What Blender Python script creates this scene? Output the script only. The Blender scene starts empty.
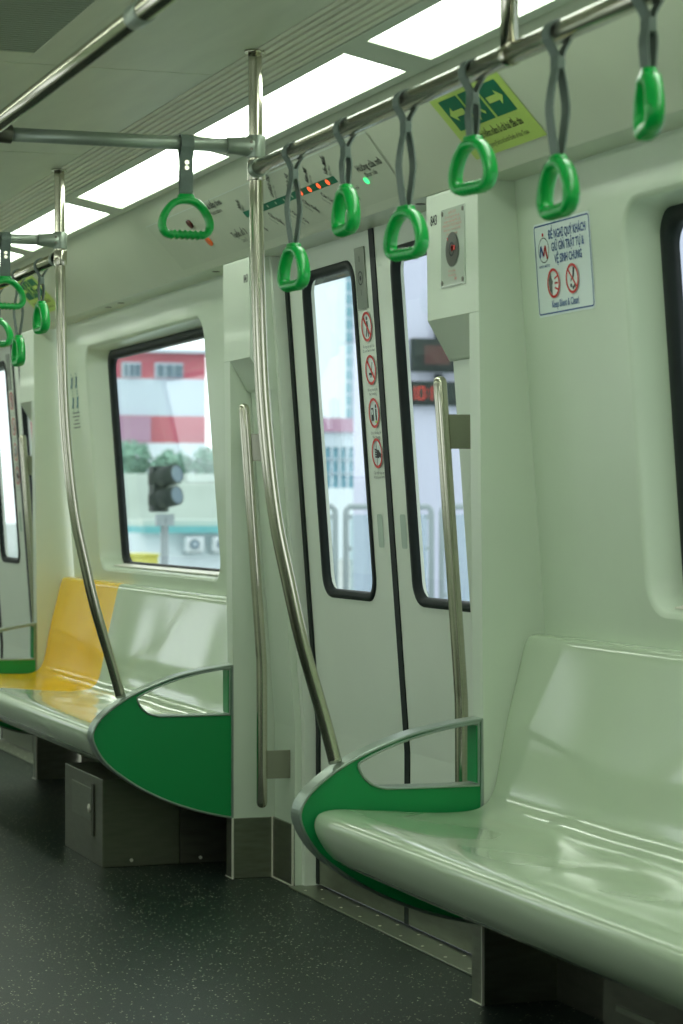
import bpy, bmesh, math, random
from mathutils import Vector, Matrix
from mathutils.geometry import tessellate_polygon

random.seed(4)
U = 1.15                       # one build unit is the eye height, 1.15 m
SC = bpy.context.scene
COL = SC.collection
PI = math.pi

# ------------------------------------------------------------------ camera
TH = math.atan(841 / 2400)
cd = bpy.data.cameras.new('camera')
cam = bpy.data.objects.new('camera', cd)
COL.objects.link(cam)
cam.location = (0, 0, 1.0 * U)
cam.rotation_euler = (PI / 2 - math.atan(4 / 2400), 0, -TH)
cd.sensor_fit = 'HORIZONTAL'
cd.sensor_width = 36
cd.lens = 2400 / 683 * 36
cd.clip_start = 0.05
cd.clip_end = 2000
cd.dof.use_dof = True
cd.dof.focus_distance = 5.6 * U
cd.dof.aperture_fstop = 9
SC.camera = cam

# ------------------------------------------------------------------ world and exposure
SC.view_settings.view_transform = 'Standard'
SC.view_settings.look = 'None'
SC.view_settings.gamma = 1
SC.view_settings.use_curve_mapping = False
SC.view_settings.exposure = -0.08
w = bpy.data.worlds.new('overcast_sky')
SC.world = w
w.use_nodes = True
wn = w.node_tree.nodes
wl = w.node_tree.links
bgn = wn['Background']
tc = wn.new('ShaderNodeTexCoord')
nz = wn.new('ShaderNodeTexNoise'); nz.inputs['Scale'].default_value = 2.5
rp = wn.new('ShaderNodeValToRGB')
rp.color_ramp.elements[0].color = (0.92, 0.98, 1.0, 1)
rp.color_ramp.elements[1].color = (1.0, 1.0, 0.99, 1)
wl.new(tc.outputs['Generated'], nz.inputs['Vector'])
wl.new(nz.outputs['Fac'], rp.inputs['Fac'])
wl.new(rp.outputs['Color'], bgn.inputs['Color'])
bgn.inputs['Strength'].default_value = 2.0
LIGHT_E = 6.5                  # ceiling light panels
LIGHT_C = (0.90, 1.0, 0.86)


# ------------------------------------------------------------------ materials
def mat(name, col, rough=0.5, metal=0.0, coat=0.0, var=0.06, vscale=3.0, bump=0.0, bscale=60, emit=None, es=1.0,
        stretch=None, spec=0.5, rvar=0.0):
    m = bpy.data.materials.new(name)
    m.use_nodes = True
    nt = m.node_tree
    b = nt.nodes['Principled BSDF']
    b.inputs['Roughness'].default_value = rough
    b.inputs['Metallic'].default_value = metal
    b.inputs['Coat Weight'].default_value = coat
    b.inputs['Coat Roughness'].default_value = 0.06
    b.inputs['Specular IOR Level'].default_value = spec
    t = nt.nodes.new('ShaderNodeTexCoord')
    mp = nt.nodes.new('ShaderNodeMapping')
    if stretch:
        mp.inputs['Scale'].default_value = stretch
    nt.links.new(t.outputs['Object'], mp.inputs['Vector'])
    n = nt.nodes.new('ShaderNodeTexNoise')
    n.inputs['Scale'].default_value = vscale
    n.inputs['Detail'].default_value = 4
    nt.links.new(mp.outputs['Vector'], n.inputs['Vector'])
    r = nt.nodes.new('ShaderNodeValToRGB')
    r.color_ramp.elements[0].color = tuple(c * (1 - var) for c in col) + (1,)
    r.color_ramp.elements[1].color = tuple(min(1, c * (1 + var)) for c in col) + (1,)
    r.color_ramp.elements[0].position = 0.3
    r.color_ramp.elements[1].position = 0.7
    nt.links.new(n.outputs['Fac'], r.inputs['Fac'])
    nt.links.new(r.outputs['Color'], b.inputs['Base Color'])
    if rvar:
        mr = nt.nodes.new('ShaderNodeMapRange')
        mr.inputs['To Min'].default_value = max(0.02, rough - rvar)
        mr.inputs['To Max'].default_value = rough + rvar
        nt.links.new(n.outputs['Fac'], mr.inputs['Value'])
        nt.links.new(mr.outputs['Result'], b.inputs['Roughness'])
    if bump:
        n2 = nt.nodes.new('ShaderNodeTexNoise')
        n2.inputs['Scale'].default_value = bscale
        nt.links.new(mp.outputs['Vector'], n2.inputs['Vector'])
        bp = nt.nodes.new('ShaderNodeBump')
        bp.inputs['Strength'].default_value = bump
        bp.inputs['Distance'].default_value = 0.004
        nt.links.new(n2.outputs['Fac'], bp.inputs['Height'])
        nt.links.new(bp.outputs['Normal'], b.inputs['Normal'])
    if emit:
        b.inputs['Emission Color'].default_value = tuple(emit) + (1,)
        b.inputs['Emission Strength'].default_value = es
    return m


WALL = mat('cream_gelcoat_panel', (0.60, 0.70, 0.54), 0.30, coat=0.15, var=0.03, bump=0.02, bscale=9)
COLM = mat('cream_moulded_column', (0.65, 0.74, 0.60), 0.35, coat=0.1, var=0.03)
DOORM = mat('cream_door_paint', (0.74, 0.81, 0.69), 0.38, var=0.02)
CEIL = mat('grey_ceiling_paint', (0.57, 0.62, 0.45), 0.40, var=0.05, stretch=(6, 1, 1))
COVE = mat('cove_panel_paint', (0.62, 0.68, 0.53), 0.33, var=0.03, coat=0.1)
RIBM = mat('ribbed_diffuser_metal', (0.70, 0.72, 0.56), 0.45, var=0.04)
FRAMEM = mat('light_strip_frame_paint', (0.56, 0.62, 0.50), 0.45, var=0.03)
DARKG = mat('dark_void', (0.03, 0.04, 0.03), 0.7)
SEATM = mat('cream_seat_gelcoat', (0.52, 0.63, 0.45), 0.10, coat=0.3, var=0.03)
YELM = mat('yellow_seat_gelcoat', (1.0, 0.60, 0.0), 0.16, coat=0.0, var=0.03, spec=0.4)
STEEL = mat('brushed_steel_tube', (0.58, 0.56, 0.46), 0.17, metal=1.0, var=0.05, vscale=40, stretch=(1, 1, 8))
STEELP = mat('brushed_steel_plate', (0.29, 0.31, 0.24), 0.38, metal=1.0, var=0.12, vscale=14, stretch=(1, 1, 6), rvar=0.06)
STEELD = mat('dull_steel_plate', (0.15, 0.15, 0.12), 0.45, metal=0.9, var=0.15, vscale=10, stretch=(1, 1, 5))
STEELB = mat('bracket_steel', (0.34, 0.34, 0.27), 0.35, metal=1.0)
LOCKM = mat('locker_steel', (0.24, 0.25, 0.19), 0.36, metal=1.0, var=0.08, vscale=12, stretch=(1, 1, 5))
BRIGHT = mat('bright_steel_trim', (0.85, 0.84, 0.72), 0.45, metal=0.5, var=0.04)
ALU = mat('satin_aluminium_rim', (0.32, 0.40, 0.34), 0.30, metal=0.7, var=0.05, vscale=25)
CAST = mat('cast_grey_fitting', (0.34, 0.40, 0.33), 0.36, metal=0.5, var=0.06, vscale=20)
GREENP = mat('green_laminate_panel', (0.0, 0.27, 0.065), 0.42, var=0.05)
GREENH = mat('green_gloss_plastic', (0.0, 0.40, 0.06), 0.30, coat=0.25, var=0.04)
WEB = mat('grey_nylon_webbing', (0.16, 0.21, 0.18), 0.6, var=0.1, vscale=60, bump=0.2, bscale=300)
RUB = mat('black_rubber_seal', (0.008, 0.014, 0.013), 0.55, spec=0.3, var=0.2, vscale=20)
BLK = mat('black_ink', (0.015, 0.02, 0.02), 0.5)
GREYI = mat('grey_ink', (0.12, 0.15, 0.13), 0.5)
REDI = mat('red_ink', (0.62, 0.03, 0.02), 0.45)
BLUEI = mat('navy_ink', (0.02, 0.09, 0.28), 0.45)
WHITEI = mat('white_vinyl', (0.70, 0.80, 0.76), 0.35, var=0.02)
TEALI = mat('teal_ink', (0.02, 0.20, 0.17), 0.45)
SIGNG = mat('deep_green_vinyl', (0.0, 0.16, 0.08), 0.4)
SIGNL = mat('lime_vinyl', (0.50, 0.68, 0.16), 0.4)
BEIGE = mat('pale_map_vinyl', (0.56, 0.62, 0.48), 0.35)
ROSEI = mat('faded_red_ink', (0.50, 0.20, 0.16), 0.5)
LEDR = mat('lit_red_lamp', (0.8, 0.08, 0.02), 0.4, emit=(1, 0.10, 0.03), es=1.6)
LEDG = mat('lit_green_lamp', (0.1, 0.9, 0.3), 0.4, emit=(0.05, 1, 0.3), es=1.3)
LEDX = mat('red_digit_lamp', (0.6, 0.02, 0.01), 0.4, emit=(0.8, 0.02, 0.02), es=0.3)
LEDDIM = mat('dim_red_digit_lamp', (0.10, 0.02, 0.02), 0.5)
BROWNI = mat('dark_brown_lens', (0.08, 0.015, 0.01), 0.3)
ORANGE = mat('orange_lens', (0.75, 0.14, 0.02), 0.3)
CLEARP = mat('clear_acrylic_plate', (0.50, 0.58, 0.48), 0.06, coat=0.8)
LAMP = mat('light_diffuser', (0.9, 0.95, 0.9), 0.5, emit=LIGHT_C, es=LIGHT_E)


def floor_mat():
    m = mat('speckled_rubber_floor', (0.010, 0.020, 0.015), 0.40, spec=0.28, var=0.15, vscale=1.5, bump=0.12, bscale=400)
    nt = m.node_tree
    b = nt.nodes['Principled BSDF']
    base = b.inputs['Base Color'].links[0].from_socket
    t = nt.nodes.new('ShaderNodeTexCoord')
    last = base
    for sc, thr, col in ((150, 0.34, (0.75, 0.78, 0.55, 1)), (110, 0.30, (0.10, 0.19, 0.13, 1))):
        v = nt.nodes.new('ShaderNodeTexVoronoi')
        v.inputs['Scale'].default_value = sc
        nt.links.new(t.outputs['Object'], v.inputs['Vector'])
        sp = nt.nodes.new('ShaderNodeSeparateColor')
        nt.links.new(v.outputs['Color'], sp.inputs['Color'])
        c1 = nt.nodes.new('ShaderNodeMath'); c1.operation = 'LESS_THAN'; c1.inputs[1].default_value = 0.07
        nt.links.new(sp.outputs['Red'], c1.inputs[0])
        c2 = nt.nodes.new('ShaderNodeMath'); c2.operation = 'LESS_THAN'; c2.inputs[1].default_value = thr
        nt.links.new(v.outputs['Distance'], c2.inputs[0])
        ml = nt.nodes.new('ShaderNodeMath'); ml.operation = 'MULTIPLY'
        nt.links.new(c1.outputs[0], ml.inputs[0]); nt.links.new(c2.outputs[0], ml.inputs[1])
        mx = nt.nodes.new('ShaderNodeMix'); mx.data_type = 'RGBA'
        nt.links.new(ml.outputs[0], mx.inputs['Factor'])
        nt.links.new(last, mx.inputs['A'])
        mx.inputs['B'].default_value = col
        last = mx.outputs['Result']
    nt.links.new(last, b.inputs['Base Color'])
    return m


def glass_mat(name, tint, fac=None, rough=0.01):
    m = bpy.data.materials.new(name)
    m.use_nodes = True
    nt = m.node_tree
    nt.nodes.clear()
    o = nt.nodes.new('ShaderNodeOutputMaterial')
    tr = nt.nodes.new('ShaderNodeBsdfTransparent'); tr.inputs['Color'].default_value = tuple(tint) + (1,)
    gl = nt.nodes.new('ShaderNodeBsdfGlossy'); gl.inputs['Roughness'].default_value = rough
    gl.inputs['Color'].default_value = (0.9, 0.95, 0.95, 1)
    mx = nt.nodes.new('ShaderNodeMixShader')
    if fac is None:
        lw = nt.nodes.new('ShaderNodeLayerWeight'); lw.inputs['Blend'].default_value = 0.5
        pw = nt.nodes.new('ShaderNodeMath'); pw.operation = 'POWER'; pw.inputs[1].default_value = 5
        nt.links.new(lw.outputs['Facing'], pw.inputs[0])
        ma = nt.nodes.new('ShaderNodeMath'); ma.operation = 'MULTIPLY_ADD'; ma.inputs[1].default_value = 0.28; ma.inputs[2].default_value = 0.03
        nt.links.new(pw.outputs[0], ma.inputs[0])
        nt.links.new(ma.outputs[0], mx.inputs[0])
    else:
        mx.inputs[0].default_value = fac
    nt.links.new(tr.outputs[0], mx.inputs[1]); nt.links.new(gl.outputs[0], mx.inputs[2])
    nt.links.new(mx.outputs[0], o.inputs[0])
    return m


FLOORM = floor_mat()
GLASS = glass_mat('tinted_train_glass', (0.94, 0.97, 0.97))
RAILGLASS = glass_mat('bluish_railing_glass', (0.72, 0.80, 0.82), 0.10, 0.2)


# ------------------------------------------------------------------ mesh helpers
class MB:
    """collects shapes in build units, then links them as one mesh object"""
    def __init__(self):
        self.v = []; self.f = []; self.m = []; self.s = []

    def add(self, vs, fs, m=0, smooth=False):
        o = len(self.v)
        self.v += [tuple(p) for p in vs]
        for f in fs:
            self.f.append(tuple(i + o for i in f)); self.m.append(m); self.s.append(smooth)
        return self

    def box(self, x0, x1, y0, y1, z0, z1, m=0):
        vs = [(x, y, z) for x in (x0, x1) for y in (y0, y1) for z in (z0, z1)]
        return self.add(vs, [(0, 1, 3, 2), (4, 6, 7, 5), (0, 4, 5, 1), (2, 3, 7, 6), (0, 2, 6, 4), (1, 5, 7, 3)], m)

    def prism(self, prof, y0, y1, m=0, caps=True, axis='y', smooth=False, closed=True):
        n = len(prof)
        put = (lambda a, b, c: (a, c, b)) if axis == 'y' else ((lambda a, b, c: (a, b, c)) if axis == 'z' else (lambda a, b, c: (c, a, b)))
        vs = [put(a, b, y0) for a, b in prof] + [put(a, b, y1) for a, b in prof]
        k = n if closed else n - 1
        self.add(vs, [(i, (i + 1) % n, (i + 1) % n + n, i + n) for i in range(k)], m, smooth)
        if caps and closed:
            tri = tessellate_polygon([[Vector((a, b, 0)) for a, b in prof]])
            self.add(vs, [t for t in tri] + [tuple(i + n for i in t) for t in tri], m)
        return self

    def loft(self, loops, m=0, smooth=True, closed=True, cap0=False, cap1=False, mats=None):
        n = len(loops[0])
        vs = [p for L in loops for p in L]
        for j in range(len(loops) - 1):
            k = n if closed else n - 1
            self_m = mats[j] if mats else m
            o = len(self.v)
        o = len(self.v)
        self.v += [tuple(p) for p in vs]
        for j in range(len(loops) - 1):
            k = n if closed else n - 1
            for i in range(k):
                a = o + j * n + i; b = o + j * n + (i + 1) % n
                self.f.append((a, b, b + n, a + n)); self.m.append(mats[j] if mats else m); self.s.append(smooth)
        if cap0: self.f.append(tuple(o + i for i in range(n))); self.m.append(m); self.s.append(False)
        if cap1: self.f.append(tuple(o + (len(loops) - 1) * n + i for i in range(n))); self.m.append(m); self.s.append(False)
        return self

    def tube(self, path, r, n=20, m=0, caps=True, round_end=False):
        P = [Vector(p) for p in path]
        if round_end:
            P2, R2 = [], []
            d0 = (P[0] - P[1]).normalized(); d1 = (P[-1] - P[-2]).normalized()
            rr = r if not callable(r) else r(0)
            for a in (0.98, 0.8, 0.5):
                P2.append(P[0] + d0 * rr * a); R2.append(rr * math.sqrt(1 - a * a))
            for p in P: P2.append(p); R2.append(rr)
            for a in (0.5, 0.8, 0.98):
                P2.append(P[-1] + d1 * rr * a); R2.append(rr * math.sqrt(1 - a * a))
            P = P2
        else:
            R2 = [r] * len(P)
        up = None
        loops = []
        for i, p in enumerate(P):
            t = (P[min(i + 1, len(P) - 1)] - P[max(i - 1, 0)]).normalized()
            if up is None:
                up = Vector((0, 0, 1)) if abs(t.z) < 0.8 else Vector((0, 1, 0))
            a = t.cross(up).normalized(); b = a.cross(t).normalized(); up = b
            loops.append([p + (a * math.cos(2 * PI * k / n) + b * math.sin(2 * PI * k / n)) * R2[i] for k in range(n)])
        return self.loft(loops, m, True, True, caps, caps)

    def disc(self, c, ax, r, h, n=20, m=0):
        c = Vector(c); ax = Vector(ax).normalized()
        return self.tube([c, c + ax * h], r, n, m)

    def build(self, name, mats, parent=None, org=(0, 0, 0), bevel=0, seg=2, solid=0, mir=False):
        me = bpy.data.meshes.new(name)
        org = Vector(org)
        vs = [(Vector(p) - org) * U for p in self.v]
        if mir:
            vs = [Vector(((CX2 - p[0]) * U, p[1] * U, p[2] * U)) for p in self.v]
        me.from_pydata(vs, [], self.f)
        if not isinstance(mats, (list, tuple)): mats = [mats]
        for m in mats: me.materials.append(m)
        for p, mi, s in zip(me.polygons, self.m, self.s):
            p.material_index = mi; p.use_smooth = s
        bm = bmesh.new(); bm.from_mesh(me)
        bmesh.ops.recalc_face_normals(bm, faces=bm.faces)
        bm.to_mesh(me); bm.free()
        o = bpy.data.objects.new(name, me)
        COL.objects.link(o)
        if parent is not None: o.parent = parent
        else: o.location = org * U
        if solid:
            s = o.modifiers.new('solid', 'SOLIDIFY'); s.thickness = solid * U; s.offset = 0
        if bevel:
            b = o.modifiers.new('bevel', 'BEVEL'); b.width = bevel * U; b.segments = seg; b.limit_method = 'ANGLE'; b.angle_limit = math.radians(40)
            b.harden_normals = False
        return o


CX2 = 1.74                      # twice the car's centre line


def tag(o, label=None, cat=None, group=None, kind=None):
    if label: o['label'] = label
    if cat: o['category'] = cat
    if group: o['group'] = group
    if kind: o['kind'] = kind
    return o


def empty(name, loc=(0, 0, 0), rz=0):
    o = bpy.data.objects.new(name, None)
    o.empty_display_size = 0.05
    COL.objects.link(o)
    o.location = Vector(loc) * U
    o.rotation_euler.z = rz
    return o


def kids(o):
    return [c for c in list(COL.objects) if c.parent == o]


def copy_tree(o, parent=None):
    c = o.copy(); COL.objects.link(c); c.parent = parent
    for ch in kids(o): copy_tree(ch, c)
    return c


def catmull(pts, k=5, closed=False):
    n = len(pts); out = []
    P = [Vector(p) for p in pts]
    rng = n if closed else n - 1
    for i in range(rng):
        if closed:
            a, b, c, d = P[(i - 1) % n], P[i], P[(i + 1) % n], P[(i + 2) % n]
        else:
            a, b, c, d = P[max(i - 1, 0)], P[i], P[i + 1], P[min(i + 2, n - 1)]
        for j in range(k):
            t = j / k
            out.append(0.5 * ((2 * b) + (c - a) * t + (2 * a - 5 * b + 4 * c - d) * t * t + (3 * b - a - 3 * c + d) * t ** 3))
    if not closed: out.append(P[-1])
    return out


def rrect(y0, y1, z0, z1, r, n=6):
    pts = []
    for cy, cz, a0 in ((y1 - r, z1 - r, 0), (y0 + r, z1 - r, 90), (y0 + r, z0 + r, 180), (y1 - r, z0 + r, 270)):
        for i in range(n + 1):
            a = math.radians(a0 + 90 * i / n)
            pts.append((cy + r * math.cos(a), cz + r * math.sin(a)))
    return pts


def outer_match(loop, y0, y1, z0, z1, n=6):
    """points on the rectangle matching a rounded rectangle's loop, corners kept"""
    out = []
    m = n + 1
    corners = [(y1, z1), (y0, z1), (y0, z0), (y1, z0)]
    for i, (y, z) in enumerate(loop):
        q, k = divmod(i, m)
        cy, cz = corners[q]
        if k == m // 2: out.append((cy, cz)); continue
        first = k < m // 2
        # quadrant 0: from the y1 side to the z1 side; 1: z1 to y0; 2: y0 to z0; 3: z0 to y1
        side = [('y', 'z'), ('z', 'y'), ('y', 'z'), ('z', 'y')][q][0 if first else 1]
        out.append((cy, z) if side == 'y' else (y, cz))
    return out


def XD(z): return 2.035 - 0.075 * max(0.0, z - 0.42)
def XW(z): return XD(z) - 0.010
def XC(z): return 1.866 - 0.011 * max(0.0, z - 0.42)
def XJ(z): return 1.98 - 0.075 * max(0.0, z - 0.42)


# ------------------------------------------------------------------ writing and flat marks
class Mark:
    """flat lettering and shapes laid on a real surface; s runs to the reader's right, t up"""
    def __init__(self, place): self.mb = MB(); self.place = place; self.mats = []

    def mi(self, m):
        if m not in self.mats: self.mats.append(m)
        return self.mats.index(m)

    def poly(self, pts, m, lift=0):
        tri = tessellate_polygon([[Vector((a, b, 0)) for a, b in pts]])
        self.mb.add([self.place(a, b, lift) for a, b in pts], tri, self.mi(m)); return self

    def rect(self, s0, s1, t0, t1, m, lift=0, r=0):
        if r: return self.poly(rrect(s0, s1, t0, t1, r, 4), m, lift)
        return self.poly([(s0, t0), (s1, t0), (s1, t1), (s0, t1)], m, lift)

    def line(self, a, b, w, m, lift=0):
        a = Vector(a); b = Vector(b); d = (b - a).normalized(); n = Vector((-d.y, d.x)) * w / 2
        return self.poly([a + n, a - n, b - n, b + n], m, lift)

    def disc(self, s, t, r, m, lift=0, rs=1.0):
        return self.poly([(s + r * rs * math.cos(2 * PI * i / 28), t + r * math.sin(2 * PI * i / 28)) for i in range(28)], m, lift)

    def ring(self, s, t, r, w, m, lift=0):
        k = 32
        A = [(s + r * math.cos(2 * PI * i / k), t + r * math.sin(2 * PI * i / k)) for i in range(k)]
        B = [(s + (r - w) * math.cos(2 * PI * i / k), t + (r - w) * math.sin(2 * PI * i / k)) for i in range(k)]
        self.mb.add([self.place(a, b, lift) for a, b in A + B], [(i, (i + 1) % k, (i + 1) % k + k, i + k) for i in range(k)], self.mi(m))
        return self

    def frame(self, s0, s1, t0, t1, w, r, m, lift=0):
        A = rrect(s0, s1, t0, t1, r, 4); B = rrect(s0 + w, s1 - w, t0 + w, t1 - w, max(r - w, 0.0005), 4); k = len(A)
        self.mb.add([self.place(a, b, lift) for a, b in A + B], [(i, (i + 1) % k, (i + 1) % k + k, i + k) for i in range(k)], self.mi(m))
        return self

    def text(self, body, s, t, size, m, lift=0, align='CENTER', rot=0, sx=1.0, bold=0):
        cu = bpy.data.curves.new('lettering', 'FONT')
        cu.body = body; cu.size = size; cu.align_x = align; cu.align_y = 'CENTER'; cu.offset = bold * size
        cu.resolution_u = 2
        ob = bpy.data.objects.new('lettering', cu); COL.objects.link(ob)
        dg = bpy.context.evaluated_depsgraph_get(); dg.update()
        me = bpy.data.meshes.new_from_object(ob.evaluated_get(dg))
        c, sn = math.cos(rot), math.sin(rot)
        vs = []
        for v in me.vertices:
            a, b = v.co.x * sx, v.co.y
            vs.append(self.place(s + a * c - b * sn, t + a * sn + b * c, lift))
        self.mb.add(vs, [tuple(p.vertices) for p in me.polygons], self.mi(m))
        bpy.data.objects.remove(ob); bpy.data.curves.remove(cu); bpy.data.meshes.remove(me)
        return self

    def build(self, name, parent=None, org=(0, 0, 0)):
        o = self.mb.build(name, self.mats, parent, org)
        return o


def on_wall(y0, z0, Xf, base=0.001):
    return lambda s, t, l: (Xf(z0 + t) - base - l * 0.0006, y0 - s, z0 + t)


def on_cove(y0, x0, base=0.001):
    z0 = 1.66 + 1.08 * (1.85 - x0)
    k = 1 / math.hypot(1, 1.08)
    return lambda s, t, l: (x0 - t * k - 1.08 * k * (base + l * 0.0006), y0 - s, z0 + t * 1.08 * k - k * (base + l * 0.0006))


def facing_back(x0, y0, z0):      # on a surface whose face looks toward -Y
    return lambda s, t, l: (x0 + s, y0 - 0.002 - l * 0.004, z0 + t)


# ------------------------------------------------------------------ setting: floor
YN, YF = -2.2, 19.2
XL = CX2
mb = MB().box(-0.45, 2.15, YN, YF, -0.06, 0.0)
tag(mb.build('floor', FLOORM), kind='structure')
mb = MB().box(-0.6, 2.3, YN - 0.05, YF + 0.05, 1.99, 2.05)  # unseen outer shell added to stop sky light leaking past the panels
mb.box(1.99, 2.3, YN - 0.05, YF + 0.05, 1.665, 1.99)
mb.box(-0.6, -0.25, YN - 0.05, YF + 0.05, 1.665, 1.99)
roof = mb.build('ceiling', DARKG)
tag(roof, kind='structure')

# centre ceiling panels with seams and the grille opening
mb = MB()
seams = [4.77 + 1.19 * k for k in range(-6, 13)]
GX0, GX1, GY0, GY1 = CX2 - 1.046, 1.046, 3.66, 4.71
for a, b in zip(seams[:-1], seams[1:]):
    a2, b2 = a + 0.003, b - 0.003
    if abs(b - 4.77) < 0.01:
        mb.box(0.35, GX0, a2, b2, 1.895, 1.915); mb.box(GX1, 1.39, a2, b2, 1.895, 1.915)
        mb.box(GX0, GX1, GY1, b2, 1.895, 1.915); mb.box(GX0, GX1, a2, GY0, 1.895, 1.915)
    else:
        mb.box(0.35, 1.39, a2, b2, 1.895, 1.915)
mb.build('ceiling_panels', CEIL, roof)
mb = MB().box(0.35, 1.39, seams[0], seams[-1], 1.935, 1.94)
mb.build('ceiling_backing', DARKG, roof)


def rib_profile():
    pts = []
    n = 7
    for i in range(n):
        for k, h in ((0.0, -0.004), (0.05, 0.009), (0.66, 0.009), (0.71, -0.004)):
            t = (i + k) / n
            pts.append((1.392 + 0.106 * t, 1.903 - 0.022 * t - h))
    pts.append((1.500, 1.872))
    return pts


def z_strip(x): return 1.895 - 0.21 * (x - 1.39)


for mirr in (False, True):
    m1 = MB().prism([(x, z) for x, z in rib_profile()], YN, YF, closed=False)
    m1.build('ribbed_air_strip', RIBM, roof, mir=mirr)
    # light strip frame with one opening per panel
    f = MB()
    gaps = [4.26 + 1.19 * k for k in range(-6, 13)]
    def slab(x0, x1, ya, yb, th=0.012):
        f.prism([(x0, z_strip(x0)), (x1, z_strip(x1)), (x1, z_strip(x1) + th), (x0, z_strip(x0) + th)], ya, yb)
    slab(1.498, 1.521, YN, YF); slab(1.648, 1.668, YN, YF)
    for g in gaps:
        slab(1.521, 1.648, g - 0.065, g + 0.065)
    f.build('light_strip_frame', FRAMEM, roof, mir=mirr)
lights = []
labels_l = {3.075: 'bright white ceiling light panel at the top right edge, nearest to the viewer',
            4.265: 'long bright ceiling light panel just beyond the nearer grab pole top',
            5.455: 'bright ceiling light panel seen under the nearer cross rail',
            6.645: 'small bright ceiling light panel crossed by the farther grab pole',
            7.835: 'farthest visible bright ceiling light panel behind the left hand rail'}
for mirr in (False, True):
    for k in range(-5, 12):
        a = 4.26 + 1.19 * k + 0.065; b = 4.26 + 1.19 * (k + 1) - 0.065
        if b < -1 or a > 17.9: continue
        cxm = 1.5965 if not mirr else CX2 - 1.5965
        root = empty('ceiling_light', (cxm, (a + b) / 2, z_strip(1.5965)))
        org = (1.5965, (a + b) / 2, z_strip(1.5965)) if not mirr else (CX2 - 1.5965, (a + b) / 2, z_strip(1.5965))
        key = round(4.265 + 1.19 * k, 3)
        d = MB(); e = 0.004
        P = [(1.522, z_strip(1.522) + e), (1.646, z_strip(1.646) + e), (1.646, z_strip(1.646) + e + 0.006), (1.522, z_strip(1.522) + e + 0.006)]
        h = [(1.505, z_strip(1.505) + 0.014), (1.668, z_strip(1.668) + 0.014), (1.66, 1.925), (1.505, 1.93)]
        if mirr:
            P = [(CX2 - x, z) for x, z in P]; h = [(CX2 - x, z) for x, z in h]
        d.prism(P, a + 0.002, b - 0.002)
        d.build('diffuser', LAMP, root, org)
        MB().prism(h, a - 0.02, b + 0.02).build('housing', FRAMEM, root, org)
        if mirr:
            lab = 'bright white panel in the opposite light strip, out of view'
            tag(root, lab, 'ceiling light', 'light panels of the strip behind the viewer')
        else:
            seen = [v for kk, v in labels_l.items() if abs(kk - key) < 0.02]
            tag(root, seen[0] if seen else 'bright ceiling light panel of the side strip outside the view', 'ceiling light', 'ceiling light panels along the side strip')

# cove panels
COVEP = [(1.670, 1.850), (1.678, 1.846), (1.690, 1.8328), (1.845, 1.6654), (1.850, 1.6605), (1.857, 1.6600), (2.03, 1.660), (2.03, 1.70), (1.87, 1.70), (1.70, 1.875), (1.670, 1.875)]
for i, mirr in enumerate((False, True)):
    m1 = MB().prism(COVEP, YN, YF)
    o = m1.build('trim_%d' % (i + 1), COVE, mir=mirr)
    tag(o, kind='structure')
    if not mirr:
        s = MB()
        for y in (4.861, 6.439, 7.524, 7.694, 9.1, 3.26, 3.43):
            s.disc((1.885, y, 1.6602), (0, 0, -1), 0.011, 0.0015, 16)
        s.build('soffit_plug', STEELD, o)

# ------------------------------------------------------------------ setting: walls with window bays
win_n = [0]


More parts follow.
